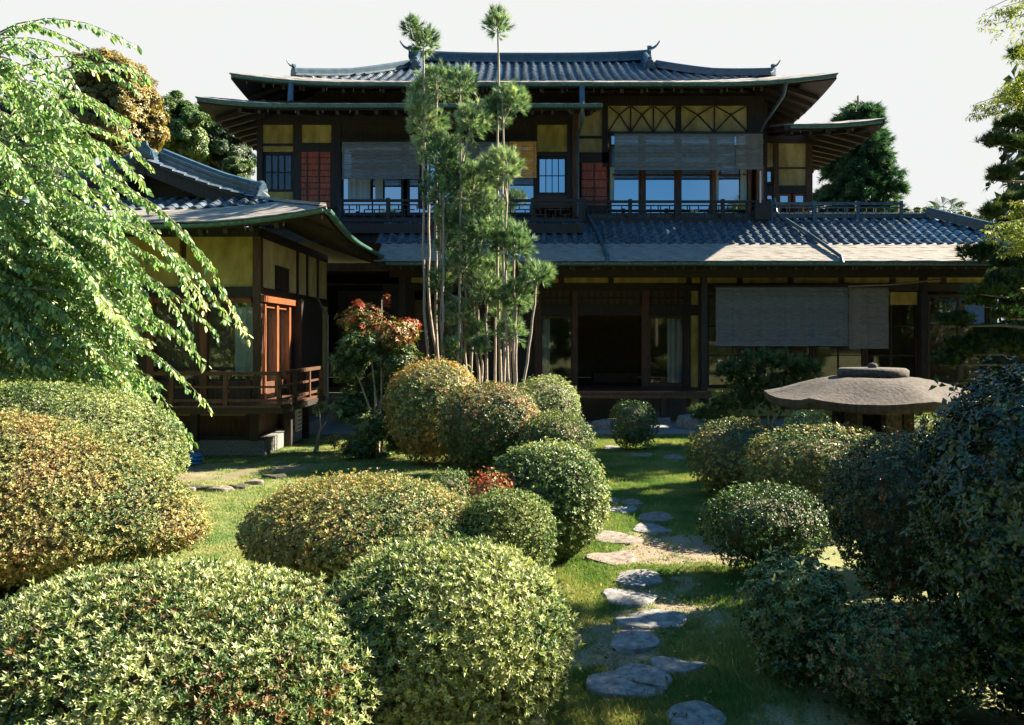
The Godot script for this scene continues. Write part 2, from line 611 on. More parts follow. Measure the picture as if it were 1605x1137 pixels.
# demon-tile at a ridge end: a shield with shoulders, a round boss and a curled horn
func ornament(parent: Node3D, where: Vector3, out_dir: Vector3, size: float, horn := true) -> void:
	var n := out_dir.normalized()
	var side := n.cross(Vector3.UP).normalized()
	var st := new_st()
	var shape := [Vector2(-0.5, 0), Vector2(-0.62, 0.16), Vector2(-0.42, 0.3), Vector2(-0.46, 0.6), Vector2(-0.2, 0.92), Vector2(0, 1.0), Vector2(0.2, 0.92), Vector2(0.46, 0.6), Vector2(0.42, 0.3), Vector2(0.62, 0.16), Vector2(0.5, 0)]
	var mid0 := where + Vector3.UP * 0.45 * size - n * 0.05 * size
	for k in shape.size():
		var a: Vector2 = shape[k] * size
		var b: Vector2 = shape[(k + 1) % shape.size()] * size
		var fa := where + side * a.x + Vector3.UP * a.y + n * 0.06 * size
		var fb := where + side * b.x + Vector3.UP * b.y + n * 0.06 * size
		for v in [fa, fb, mid0 + n * 0.18 * size, fa - n * 0.16 * size, mid0 - n * 0.16 * size, fb - n * 0.16 * size]:
			st.add_vertex(v)
		quad(st, fa, fa - n * 0.16 * size, fb - n * 0.16 * size, fb)
	st_tube(st, [where + Vector3.UP * 0.98 * size - n * 0.2 * size, where + Vector3.UP * 1.0 * size + n * 0.14 * size], [0.2 * size, 0.2 * size], 10)
	var o := piece(parent, "ridge_end_tile", done(st), M.ridge_tile)
	if horn:
		var path := []
		for k in 7:
			var f := k / 6.0
			path.append(where + n * (0.1 + 0.85 * f - 0.1 * f * f) * size + Vector3.UP * (0.95 + 0.05 * f + 0.6 * f * f) * size)
		piece(o, "horn", tube(path, [0.15 * size, 0.13 * size, 0.11 * size, 0.1 * size, 0.08 * size, 0.07 * size, 0.05 * size], 7), M.ridge_tile)

func gutter(parent: Node3D, q: Slope, sa: float, sb: float, brackets := true) -> void:
	var path := []
	var n := int((sb - sa) / 0.3) + 2
	for i in n + 1:
		path.append(q.p(lerpf(sa, sb, float(i) / n), 0.0) - q.n * 0.075 + Vector3.DOWN * 0.045)
	var outline := []
	for k in 9:
		var g := PI + PI * k / 8.0
		outline.append(Vector2(cos(g), sin(g)) * 0.062)
	for k in 9:
		var g := TAU - PI * k / 8.0
		outline.append(Vector2(cos(g), sin(g)) * 0.052 + Vector2(0, 0.001))
	var o := piece(parent, "gutter", sweep(path, outline), M.copper_patina)
	if brackets:
		var s := sa + 0.3
		while s < sb:
			var c := q.p(s, 0.0) - q.n * 0.05 + Vector3.DOWN * 0.13 + q.n * 0.12
			box(o, "bracket", c, Vector3(0.02, 0.10, 0.02), M.grey_granite)
			s += 0.63

func rafters(parent: Node3D, q: Slope, sa: float, sb: float, depth: float, gap: float) -> void:
	var s := sa
	while s < sb:
		bar(parent, "rafter", q.p(s, 0.06) + Vector3.DOWN * 0.19, q.p(s, depth) + Vector3.DOWN * 0.19, 0.07, 0.09, M.dark_wood)
		s += gap

func roof_deck(parent: Node3D, q: Slope, t1: float) -> void:
	piece(parent, "roof_deck", slab(q, 0.0, t1, -0.13, -0.02, 30, 8), M.dark_wood)
	piece(parent, "tile_bed", slab(q, 0.02, t1, -0.019, 0.0, 30, 8), M.ridge_tile)

# ------------------------------------------------------------------ windows, rails, blinds
func window(parent: Node3D, px0: float, py0: float, px1: float, py1: float, d: float, cols: int, rows: int, frame: Material, glass: Material, bars := 0.03) -> void:
	var a := at(px0, py0, d)
	var b := at(px1, py1, d)
	var c := Vector3((a.x + b.x) / 2, (a.y + b.y) / 2, -d - 0.05)
	var w := b.x - a.x
	var h := a.y - b.y
	var st := new_st()
	st_box(st, Vector3(-w / 2 + 0.03, 0, 0), Vector3(0.06, h, 0.08)); st_box(st, Vector3(w / 2 - 0.03, 0, 0), Vector3(0.06, h, 0.08))
	st_box(st, Vector3(0, h / 2 - 0.03, 0), Vector3(w - 0.12, 0.06, 0.078)); st_box(st, Vector3(0, -h / 2 + 0.035, 0), Vector3(w - 0.12, 0.07, 0.078))
	var f := piece(parent, "window", done(st), frame, Transform3D(Basis(), c))
	for i in cols:
		for j in rows:
			var pw := (w - 0.12) / cols
			var ph := (h - 0.13) / rows
			box(f, "pane", c + Vector3(-w / 2 + 0.06 + pw * (i + 0.5), -h / 2 + 0.07 + ph * (j + 0.5), 0.0), Vector3(pw - 0.004, ph - 0.004, 0.008), glass, Basis(Vector3.UP, rr(-0.004, 0.004)))
	for i in range(1, cols):
		box(f, "muntin", c + Vector3(-w / 2 + 0.06 + (w - 0.12) * i / cols, 0.005, 0.012), Vector3(bars, h - 0.13, 0.03), frame)
	for j in range(1, rows):
		box(f, "muntin", c + Vector3(0, -h / 2 + 0.07 + (h - 0.13) * j / rows, 0.014), Vector3(w - 0.12, bars * 0.8, 0.026), frame)

func red_door(parent: Node3D, px0: float, py0: float, px1: float, py1: float, d: float, cols: int, rows: int) -> void:
	var o := rect(parent, "shutter_door", px0, py0, px1, py1, d, 0.05, M.brown_wood)
	var a := at(px0, py0, d)
	var b := at(px1, py1, d)
	var w := (b.x - a.x) / cols
	var h := (a.y - b.y) / rows
	for i in cols:
		for j in rows:
			box(o, "panel", Vector3(a.x + w * (i + 0.5), b.y + h * (j + 0.5), -d + 0.012), Vector3(w - 0.045, h - 0.022, 0.024), M.red_wood)
	for i in cols - 1:
		box(o, "batten", Vector3(a.x + w * (i + 1), (a.y + b.y) / 2, -d + 0.02), Vector3(0.03, a.y - b.y, 0.036), M.brown_wood)

# a fretwork balcony rail from a to b (bottom line), height h
func fret_rail(parent: Node3D, a: Vector3, b: Vector3, h: float, m: Material, posts: int) -> void:
	var t := (b - a).normalized()
	var l := a.distance_to(b)
	var o := bar(parent, "balcony_rail", a + Vector3.UP * h, b + Vector3.UP * h, 0.075, 0.06, m)
	bar(o, "bottom_rail", a + Vector3.UP * 0.03, b + Vector3.UP * 0.03, 0.06, 0.06, m)
	bar(o, "upper_bar", a + Vector3.UP * h * 0.80, b + Vector3.UP * h * 0.80, 0.035, 0.028, m)
	for k in posts + 1:
		var c := a.lerp(b, float(k) / posts)
		box(o, "rail_post", c + Vector3.UP * (h + 0.06) / 2, Vector3(0.09, h + 0.06, 0.09), m)
	var s := 0.1
	var k := 0
	while s < l - 0.35:
		var c := a + t * s
		var y0 := h * 0.12
		var y1 := h * 0.33
		var y2 := h * 0.57
		var y3 := h * 0.79
		# one fret: a stepped key of uprights and level bars
		var ups := [[0.0, y0, y2], [0.12, y1, y3], [0.24, y0, y1], [0.30, y2, y3]] if k % 2 == 0 else [[0.0, y1, y3], [0.12, y0, y2], [0.22, y2, y3], [0.30, y0, y1]]
		for u in ups:
			box(o, "fret_upright", c + t * u[0] + Vector3.UP * (u[1] + u[2]) / 2, Vector3(0.026, u[2] - u[1], 0.026), m)
		for v in [[0.0, 0.24, y2], [0.12, 0.36, y1]] if k % 2 == 0 else [[0.0, 0.22, y1], [0.12, 0.36, y2]]:
			bar(o, "fret_bar", c + t * v[0] + Vector3.UP * v[2], c + t * v[1] + Vector3.UP * v[2], 0.022, 0.024, m)
		s += 0.36
		k += 1

func blind(label: String, px0: float, py0: float, px1: float, py1: float, d: float, slat: Material) -> void:
	var a := at(px0, py0, d)
	var b := at(px1, py1, d)
	var root := thing("bamboo_blind", label, "blind", Vector3((a.x + b.x) / 2, b.y, -d), "bamboo blinds hanging on the house")
	rng.seed = hash(label)
	var st := new_st()
	var w := b.x - a.x
	var n := int((a.y - b.y) / 0.021)
	for k in n:
		var y := a.y - (a.y - b.y) * (k + 0.5) / n
		st_box(st, Vector3((a.x + b.x) / 2 + rr(-0.008, 0.008), y, -d + rr(-0.003, 0.003) + 0.012 * sin(k * 0.16)), Vector3(w + rr(-0.008, 0.008), 0.0175 + rr(-0.002, 0.002), 0.006), Basis(Vector3.BACK, rr(-0.0012, 0.0012)) * Basis(Vector3.RIGHT, rr(-0.3, 0.3)))
	var s := piece(root, "slats", done(st), slat)
	s.set_meta("kind", "stuff")
	box(root, "head_rail", Vector3((a.x + b.x) / 2, a.y + 0.02, -d), Vector3(w + 0.05, 0.035, 0.035), M.dark_wood)
	box(root, "bottom_rod", Vector3((a.x + b.x) / 2, b.y - 0.012, -d), Vector3(w, 0.026, 0.026), slat)
	var cords := maxi(2, int(w / 0.5))
	for k in cords + 1:
		box(root, "cord", Vector3(a.x + 0.06 + (w - 0.12) * k / cords, (a.y + b.y) / 2, -d + 0.022), Vector3(0.012, a.y - b.y, 0.006), M.aged_slat)

# ------------------------------------------------------------------ the house
func main_house() -> void:
	var H := thing("main_house", "two-storey dark timber villa with grey tiled roofs and ochre plaster", "house", Vector3(1.5, 0, -20))
	rng.seed = 11
	var dk: Material = M.dark_wood
	# --- dark bodies behind the fronts, with the open room between
	var zb := -27.5
	var solid := func(x0: float, x1: float, y0: float, y1: float, z0: float, z1: float, m: Material, called: String) -> void:
		box(H, called, Vector3((x0 + x1) / 2, (y0 + y1) / 2, (z0 + z1) / 2), Vector3(x1 - x0, y1 - y0, absf(z1 - z0)), m)
	# ground-floor rooms
	solid.call(-6.4, 11.9, 0.62, 0.76, -20.95, zb, M.brown_wood, "room_floor")
	solid.call(-6.4, 11.9, 3.70, 3.90, -21.02, zb, M.room_wood, "ceiling")
	solid.call(-6.4, 11.9, 0.77, 3.69, -26.0, -26.15, M.room_plaster, "inner_wall")
	for x in [-6.4, -0.6, 4.6, 11.75]:
		solid.call(x, x + 0.15, 0.77, 3.69, -21.2, -25.99, M.room_plaster, "inner_wall")
	# upper rooms
	solid.call(-6.75, 1.2, 4.42, 4.60, -20.95, zb, M.room_wood, "room_floor")
	solid.call(1.21, 7.5, 4.42, 4.60, -21.35, zb, M.room_wood, "room_floor")
	solid.call(-6.75, 7.5, 4.61, 7.98, -26.0, -26.15, M.room_plaster, "inner_wall")
	solid.call(-6.78, -6.60, 4.40, 8.1, -20.95, -25.98, M.room_plaster, "side_wall")
	solid.call(7.38, 7.56, 4.40, 7.55, -22.15, -25.98, M.pale_plaster, "side_wall")
	solid.call(6.05, 6.2, 4.61, 8.1, -21.32, -22.2, M.dark_wood, "side_wall")
	solid.call(1.16, 1.30, 4.61, 8.1, -20.95, -21.3, M.dark_wood, "side_wall")
	solid.call(-6.6, -4.8, 4.61, 8.0, -20.94, -20.98, M.room_wood, "lining")
	solid.call(-6.6, 1.15, 7.3, 8.0, -20.985, -21.02, M.room_wood, "lining")
	solid.call(1.31, 2.08, 4.61, 8.0, -21.33, -21.37, M.room_wood, "lining")
	solid.call(2.09, 6.04, 7.25, 8.0, -21.33, -21.37, M.room_wood, "lining")
	# --- ground floor front, set back under the deep eave
	var d := 20.9
	rect(H, "wall_plate", 600, 410, 1566, 420, d - 0.06, 0.2, dk)
	var cuts := [640.0, 720.0, 800.0, 880.0, 958.0, 1080.0, 1160.0, 1240.0, 1320.0, 1400.0, 1480.0, 1560.0]
	for k in cuts.size() - 1:
		rect(H, "plaster_panel", cuts[k] + 4, 421, cuts[k + 1] - 4, 444, d, 0.1, M.ochre_plaster)
	for x in cuts:
		rect(H, "short_post", x - 4.2, 420, x + 4.2, 445, d - 0.03, 0.13, dk)
	rect(H, "lintel", 600, 445, 1566, 456, d - 0.05, 0.16, dk)
	# transom with fretwork over the doors
	rect(H, "transom_board", 838, 456, 1080, 478, d + 0.06, 0.04, M.room_wood)
	for k in 24:
		var x := 842.0 + k * 10.0
		rect(H, "transom_bar", x, 457, x + 2.2, 478, d, 0.04, dk)
	rect(H, "transom_rail", 838, 466, 1080, 468.5, d - 0.004, 0.035, dk)
	rect(H, "door_head", 838, 478, 1100, 495, d - 0.03, 0.14, dk)
	# posts
	for q in [[838, 848, "brown"], [897, 906, "brown"], [1006, 1018, "brown"], [1072, 1083, "dark"], [1095, 1105, "dark"], [1440, 1452, "dark"], [1552, 1564, "dark"], [640, 650, "dark"], [735, 744, "dark"]]:
		rect(H, "post", q[0], 456, q[1], 618, d - 0.045, 0.15, M.brown_wood if q[2] == "brown" else dk)
	rect(H, "plaster_strip", 1083, 456, 1095, 640, d, 0.1, M.ochre_plaster)
	# glass doors that mirror the garden, curtain edges behind
	for q in [[848, 897], [1018, 1072]]:
		var a := at(q[0], 495, d)
		var b := at(q[1], 612, d)
		var f := rect(H, "glass_door", q[0], 496, q[1], 499, d + 0.02, 0.05, M.brown_wood)
		rect(f, "door_rail", q[0], 600, q[1], 612, d + 0.02, 0.05, M.brown_wood)
		rect(f, "pane", q[0] + 2.0, 499.5, q[1] - 2.0, 599.5, d + 0.04, 0.01, M.clear_glass)
		rect(f, "door_stile", q[0], 499, q[0] + 2, 600, d + 0.022, 0.045, M.brown_wood)
		rect(f, "door_stile", q[1] - 2, 499, q[1], 600, d + 0.022, 0.045, M.brown_wood)
	curtain(H, 850, 500, 862, 604, 21.12)
	curtain(H, 1046, 500, 1070, 606, 21.12)
	rect(H, "low_table", 930, 585, 1000, 600, 23.0, 0.6, M.brown_wood)
	# shutters and windows left of the doors
	rect(H, "sliding_screen", 650, 470, 735, 612, d + 0.04, 0.05, M.room_wood)
	rect(H, "sliding_screen", 744, 470, 838, 612, d + 0.04, 0.05, dk)
	rect(H, "shutter_box", 530, 456, 640, 612, d - 0.02, 0.2, dk)
	# right: windows behind the blind, and glazed bay by the pine
	for k in 4:
		window(H, 1108 + k * 83, 462, 1190 + k * 83, 608, d, 2, 3, dk, M.clear_glass)
	window(H, 1455, 462, 1550, 600, d, 2, 3, dk, M.clear_glass)
	rect(H, "sill_board", 1440, 600, 1566, 606, d - 0.06, 0.16, M.brown_wood)
	rect(H, "plaster_panel", 1396, 458, 1438, 478, d - 0.01, 0.06, M.ochre_plaster)
	rect(H, "board_wall", 1106, 609, 1566, 652, d, 0.08, M.ochre_plaster)
	# outer eave beam, added to cover and shade the plaster, on slim veranda posts
	solid.call(-3.2, 11.9, 3.42, 3.63, -19.34, -19.52, dk, "added_eave_beam")
	for x in [-2.9, 4.16, 9.3, 11.75]:
		solid.call(x - 0.07, x + 0.07, 0.0, 3.42, -19.36, -19.50, dk, "veranda_post")
	# veranda floor and its footings
	solid.call(-3.0, 4.3, 0.68, 0.758, -19.25, -20.94, M.brown_wood, "veranda_floor")
	solid.call(-3.0, 4.3, 0.60, 0.678, -19.22, -19.3, M.brown_wood, "veranda_edge")
	for k in 8:
		var x := -2.8 + k * 1.0
		solid.call(x - 0.06, x + 0.06, 0.14, 0.60, -19.32, -19.44, dk, "veranda_post")
		solid.call(x - 0.15, x + 0.15, 0.0, 0.14, -19.25, -19.55, M.stone, "footing_stone")
	solid.call(-6.4, 11.9, 0.0, 0.6, -21.0, -21.2, M.grey_granite, "foundation")
	# --- lower roof
	var L := slope(Vector3(0, 3.71, -18.4), Vector3.RIGHT, Vector3.FORWARD, -3.35, 12.4, 2.4, 0.52, 0.012, 0.12, 2.4, 0.0, 99.0)
	var LR := slope(Vector3(12.4, 3.71, -23.4), Vector3.BACK, Vector3.LEFT, -5.0, 5.0, 2.4, 0.52, 0.012, 0.12, 2.4, 0.0, 99.0)
	for q in [L, LR]:
		roof_deck(H, q, 2.4)
		shingles(H, q, -0.03, 0.86, 9)
	gutter(H, L, -3.1, 12.3)
	rafters(H, L, -3.0, 12.0, 2.3, 0.45)
	var tiles := tile_spots(L, 0.86, 2.25)
	var some := []
	var hips := []
	for k in 9:
		hips.append(L.p(12.4 - 0.8 - 1.6 * k / 8.0, 0.8 + 1.6 * k / 8.0) + Vector3.UP * 0.03)
	ridge(H, "hip_ridge", hips, 0.22, 0.24)
	ridge(H, "wall_ridge", [L.p(1.6, 2.33), L.p(5, 2.33), L.p(10.05, 2.33)], 0.16, 0.14)
	# rain pipes lying on the roof
	for q in [[1.62, 1.80], [6.35, 7.0]]:
		piece(H, "downpipe", tube([L.p(q[0] - 0.15, 2.35) + Vector3.UP * 0.5, L.p(q[0] - 0.1, 2.3) + Vector3.UP * 0.14, L.p((q[0] + q[1]) / 2, 1.2) + Vector3.UP * 0.11, L.p(q[1], 0.05) + Vector3.UP * 0.08, L.p(q[1], -0.06) + Vector3.DOWN * 0.02], [0.042], 8), M.ridge_tile)
	# --- upper floor, left block (20.8 m off)
	d = 20.8
	rect(H, "wall_base", 405, 340, 905, 354, d, 0.2, dk)
	rect(H, "wall_base", 405, 326, 534, 340, d, 0.2, dk)
	for q in [[402, 411], [459, 472], [519, 534], [655, 668], [740, 752], [836, 842], [889, 897]]:
		rect(H, "post", q[0], 190, q[1], 326, d - 0.05, 0.16, dk)
	rect(H, "corner_post", 897, 165, 907, 348, d - 0.12, 0.3, M.brown_wood)
	rect(H, "wall_plate", 402, 176, 905, 195, d - 0.06, 0.2, dk)
	for q in [[411, 195, 459, 225], [472, 195, 519, 224], [411, 229, 459, 238], [842, 195, 889, 238]]:
		rect(H, "plaster_panel", q[0], q[1], q[2], q[3], d, 0.1, M.ochre_plaster)
	rect(H, "rail_beam", 411, 225, 459, 229, d - 0.02, 0.1, dk)
	rect(H, "rail_beam", 459, 225, 534, 238, d - 0.06, 0.16, dk)
	rect(H, "rail_beam", 842, 238, 889, 245, d - 0.03, 0.12, dk)
	window(H, 411, 239, 459, 301, d, 4, 2, dk, M.clear_glass)
	rect(H, "plaster_panel", 411, 301, 459, 326, d + 0.01, 0.1, M.ochre_plaster)
	red_door(H, 463, 238, 519, 326, d - 0.02, 3, 9)
	rect(H, "dark_lintel", 534, 195, 842, 222, d - 0.02, 0.12, dk)
	for k in 3:
		window(H, 534 + k * 104, 222, 632 + k * 104, 338, d, 2, 1, dk, M.window_glass)
	curtain(H, 545, 280, 580, 314, d - 0.09)
	curtain(H, 588, 280, 600, 314, d - 0.09)
	window(H, 842, 245, 889, 306, d, 4, 2, dk, M.window_glass, 0.022)
	rect(H, "board_wall", 842, 306, 897, 326, d, 0.1, M.brown_wood)
	solid.call(-5.0, 1.35, 4.50, 4.72, -19.75, -20.82, dk, "balcony_floor")
	solid.call(-5.0, 1.35, 4.28, 4.49, -19.95, -20.1, dk, "balcony_beam")
	fret_rail(H, Vector3(-4.45, 4.78, -19.8), Vector3(1.3, 4.78, -19.8), 0.50, dk, 5)
	# --- upper floor, right block (21.2 m off)
	d = 21.2
	rect(H, "wall_base", 906, 339, 1200, 352, d, 0.2, dk)
	rect(H, "wall_base", 906, 322, 953, 339, d, 0.2, dk)
	for q in [[944, 953], [1060, 1068], [1172, 1196]]:
		rect(H, "post", q[0], 150, q[1], 262, d - 0.05, 0.16, dk)
	rect(H, "corner_post", 1186, 260, 1198, 330, d - 0.05, 0.16, M.orange_wood)
	rect(H, "wall_plate", 906, 150, 1196, 165, d - 0.06, 0.2, dk)
	for q in [[907, 166, 944, 213], [907, 217, 944, 239], [953, 166, 1060, 206], [1068, 166, 1172, 206]]:
		rect(H, "plaster_panel", q[0], q[1], q[2], q[3], d, 0.1, M.pale_plaster)
	rect(H, "rail_beam", 907, 213, 944, 217, d - 0.02, 0.1, dk)
	rect(H, "rail_beam", 906, 239, 953, 255, d - 0.05, 0.14, dk)
	rect(H, "rail_beam", 953, 206, 1172, 211, d - 0.03, 0.12, dk)
	for q in [[953, 1060], [1068, 1172]]:         # crossed braces
		var n := 3 if q[0] == 953 else 2
		var w: float = (q[1] - q[0]) / float(n)
		for k in n:
			var x: float = q[0] + w * k
			bar(H, "brace", at(x + 1, 206, d - 0.02), at(x + w / 2, 180, d - 0.02), 0.03, 0.03, dk)
			bar(H, "brace", at(x + w / 2, 180, d - 0.025), at(x + w - 1, 206, d - 0.025), 0.03, 0.03, dk)
			bar(H, "brace", at(x + w / 2, 180, d - 0.02), at(x + w * 0.05, 167, d - 0.02), 0.026, 0.026, dk)
			bar(H, "brace", at(x + w / 2, 180, d - 0.025), at(x + w * 0.95, 167, d - 0.025), 0.026, 0.026, dk)
			bar(H, "brace_upright", at(x + w, 206, d - 0.02), at(x + w, 167, d - 0.02), 0.03, 0.03, dk)
	red_door(H, 911, 255, 952, 322, d - 0.02, 2, 5)
	for k in 4:
		var q: Array = [[955, 1005], [1009, 1061], [1065, 1117], [1121, 1173]][k]
		window(H, q[0], 208, q[1], 338, d, 1, 1, M.brown_wood, M.window_glass)
		rect(H, "window_mullion", q[1], 208, q[1] + 4, 338, d - 0.02, 0.1, M.brown_wood if k < 2 else M.orange_wood)
		box(H, "window_rail", at((q[0] + q[1]) / 2.0, 274, d - 0.002), Vector3((q[1] - q[0]) * d / F - 0.13, 0.04, 0.05), M.brown_wood)
	curtain(H, 956, 262, 963, 316, d - 0.01)
	curtain(H, 1160, 262, 1170, 316, d - 0.01)
	curtain(H, 1122, 262, 1127, 316, d - 0.01)
	solid.call(1.36, 6.05, 4.74, 4.9, -20.45, -21.22, dk, "balcony_floor")
	fret_rail(H, Vector3(1.42, 4.90, -20.5), Vector3(6.0, 4.90, -20.5), 0.47, dk, 4)
	solid.call(5.62, 5.98, 4.91, 5.36, -20.36, -20.46, dk, "shutter_box")
	fret_rail(H, Vector3(6.08, 4.84, -20.6), Vector3(9.3, 4.84, -20.6), 0.50, M.ridge_tile, 3)
	# --- upper floor, set-back bay at the right (22 m off)
	d = 22.0
	for q in [[1192, 1199, "orange"], [1213, 1221, "brown"], [1264, 1274, "brown"]]:
		rect(H, "post", q[0], 215, q[1], 330, d - 0.05, 0.16, M.orange_wood if q[2] == "orange" else M.brown_wood)
	rect(H, "wall_plate", 1190, 200, 1274, 224, d - 0.06, 0.2, dk)
	for q in [[1199, 224, 1213, 262], [1221, 224, 1264, 262], [1221, 265, 1264, 291]]:
		rect(H, "plaster_panel", q[0], q[1], q[2], q[3], d, 0.1, M.pale_plaster)
	rect(H, "rail_beam", 1199, 262, 1264, 265, d - 0.02, 0.1, M.brown_wood)
	window(H, 1199, 265, 1213, 289, d, 1, 1, M.brown_wood, M.window_glass)
	rect(H, "rail_beam", 1199, 291, 1264, 303, d - 0.04, 0.14, dk)
	for q in [[1199, 1216], [1220, 1240], [1244, 1264]]:
		window(H, q[0], 303, q[1], 324, d, 1, 1, M.orange_wood, M.window_glass)
	# --- pent roof over the left block
	var P := slope(Vector3(0, 7.36, -19.0), Vector3.RIGHT, Vector3.FORWARD, -7.55, 1.72, 2.0, 0.24, 0.0, 0.16, 2.2, 99.0, 0.0)
	var PL := slope(Vector3(-7.55, 7.36, -23.0), Vector3.FORWARD, Vector3.RIGHT, -4.0, 4.0, 1.2, 0.24, 0.0, 0.16, 2.2, 99.0, 0.0)
	for q in [P, PL]:
		roof_deck(H, q, 2.0 if q == P else 1.2)
		shingles(H, q, -0.03, q.run, 10)
	rafters(H, PL, -3.0, 3.0, 1.1, 0.45)
	gutter(H, P, -7.5, 1.75)
	rafters(H, P, -6.6, 1.7, 1.8, 0.45)
	# --- pent roof over the bay at the right
	var R := slope(Vector3(0, 7.12, -19.9), Vector3.RIGHT, Vector3.FORWARD, 6.2, 8.6, 2.2, 0.21, 0.0, 0.14, 1.8, 0.0, 99.0)
	var RR := slope(Vector3(8.6, 7.12, -23.9), Vector3.BACK, Vector3.LEFT, -4.0, 4.0, 1.2, 0.21, 0.0, 0.14, 1.8, 0.0, 99.0)
	for q in [R, RR]:
		roof_deck(H, q, 2.1 if q == R else 1.2)
		shingles(H, q, -0.03, q.run - 0.1, 10)
	gutter(H, R, 6.3, 8.5)
	rafters(H, R, 6.4, 8.3, 1.9, 0.45)
	rafters(H, RR, -3.0, 3.4, 1.1, 0.45)
	# --- great upper roof
	var U := slope(Vector3(0, 8.0, -19.5), Vector3.RIGHT, Vector3.FORWARD, -6.95, 7.3, 4.5, 0.29, 0.034, 0.22, 3.0, 3.7, 3.7)
	var UB := slope(Vector3(0, 8.0, -28.5), Vector3.RIGHT, Vector3.BACK, -6.95, 7.3, 4.5, 0.29, 0.034, 0.22, 3.0, 3.7, 3.7)
	var UR := slope(Vector3(7.3, 8.0, -24.0), Vector3.BACK, Vector3.LEFT, -4.5, 4.5, 3.75, 0.29, 0.034, 0.22, 3.0)
	var UL := slope(Vector3(-6.95, 8.0, -24.0), Vector3.BACK, Vector3.RIGHT, -4.5, 4.5, 3.75, 0.29, 0.034, 0.22, 3.0)
	for q in [U, UB, UR, UL]:
		roof_deck(H, q, q.run)
		shingles(H, q, -0.03, 1.2, 10)
	gutter(H, U, -6.9, 7.25)
	rafters(H, U, -6.2, 6.6, 1.9, 0.47)
	rafters(H, UR, -3.6, 3.8, 1.4, 0.47)
	rafters(H, UL, -3.6, 3.8, 1.4, 0.47)
	solid.call(-6.4, 6.2, 8.1, 8.45, -21.6, -27.4, M.room_wood, "ceiling")
	for q in [U, UB]:
		some += tile_spots(q, 1.2, 4.4)
	for q in [UR, UL]:
		some += tile_spots(q, 1.2, 3.7)
	var mains := []
	for k in 21:
		var f := k / 20.0
		mains.append(Vector3(lerpf(-3.35, 3.55, f), 9.92 + 0.09 * pow(absf(f - 0.5) * 2.0, 3.0), -24.0))
	ridge(H, "main_ridge", mains, 0.40, 0.34)
	ornament(H, mains[20] + Vector3(0.02, 0.05, 0), Vector3.RIGHT, 0.34)
	ornament(H, mains[0] + Vector3(-0.02, 0.05, 0), Vector3.LEFT, 0.34)
	for q in [[1, 1], [-1, 1], [1, -1], [-1, -1]]:
		var src: Slope = U if q[1] == 1 else UB
		var hip := []
		for k in 13:
			var t := lerpf(3.7, 1.15, k / 12.0)
			hip.append(src.p(7.3 - t if q[0] == 1 else -6.95 + t, t) + Vector3.UP * 0.03)
		ridge(H, "hip_ridge", hip, 0.24, 0.21)
		ornament(H, hip[12] + Vector3.UP * 0.03, hip[12] - hip[11], 0.23)
		var verge := []
		for k in 7:
			var t := lerpf(4.42, 3.45, k / 6.0)
			verge.append(src.p((3.42 if q[0] == 1 else -3.07), t) + Vector3.UP * 0.04)
		ridge(H, "verge_ridge", verge, 0.26, 0.26)
		ornament(H, verge[6] + Vector3.UP * 0.03, verge[6] - verge[5], 0.27, false)
	for x in [3.45, -3.1]:
		var st := new_st()
		var v := [Vector3(x, 9.5, -25.0), Vector3(x, 9.5, -23.0), Vector3(x, 10.0, -24.0)]
		for p in [v[0], v[1], v[2]]:
			st.add_vertex(p - Vector3(0.03, 0, 0))
		for p in [v[0], v[2], v[1]]:
			st.add_vertex(p + Vector3(0.03, 0, 0))
		piece(H, "gable_board", done(st), dk)
	# the largest-showing 300 tiles one by one, the rest as a mass
	lay_tiles(H, tiles, 190)
	lay_tiles(H, some, 110)
	# --- rain pipes down the front
	piece(H, "downpipe", tube([at(912, 135, 19.45), at(913, 165, 19.3)], [0.075], 8), M.ridge_tile)
	piece(H, "downpipe", tube([at(912, 160, 19.0), at(913, 182, 19.0), at(911, 198, 19.6), at(906, 212, 20.4), at(906, 340, 20.5)], [0.055, 0.05, 0.035, 0.035], 8), M.ridge_tile)
	piece(H, "downpipe", tube([at(456, 133, 19.42), at(455, 160, 19.2)], [0.07], 8), M.ridge_tile)
	piece(H, "downpipe", tube([at(1232, 130, 19.42), at(1228, 150, 19.6), at(1198, 195, 20.6), at(1193, 205, 20.9), at(1193, 315, 20.9)], [0.05, 0.04, 0.032, 0.03, 0.03], 8), M.ridge_tile)
	piece(H, "downpipe", tube([at(1192, 268, 20.3), at(1192, 318, 20.3)], [0.02], 8), M.white_metal)
	# --- blinds
	blind("grey bamboo blind over the upper window beside the orange-red shutter door", 536, 223, 657, 279, 20.3, M.bamboo_slat)
	blind("grey bamboo blind behind the tall slender cedars", 690, 223, 797, 279, 20.3, M.bamboo_slat)
	blind("small golden-orange bamboo blind beside the paned upper window", 798, 222, 841, 277, 20.3, M.sunlit_slat)  # its orange colour stands for sun on the blind
	blind("wide grey bamboo blind below the crossed timber braces", 963, 210, 1152, 265, 20.6, M.bamboo_slat)
	blind("narrow brownish bamboo blind at the corner of the upper windows", 1153, 210, 1196, 264, 20.58, M.aged_slat)
	blind("large blue-grey bamboo blind under the lower eave", 1122, 451, 1330, 541, 19.3, M.bamboo_slat)
	blind("brownish bamboo blind under the lower eave next to the large one", 1331, 451, 1393, 545, 19.28, M.aged_slat)
	var pole := piece(self, "bamboo_pole", tube([at(1330, 449, 19.1), at(1400, 446, 19.15), at(1475, 438, 19.2)], [0.02], 6), M.aged_slat)
	tag(pole, "thin bamboo pole slung under the lower eave above the blinds", "pole")

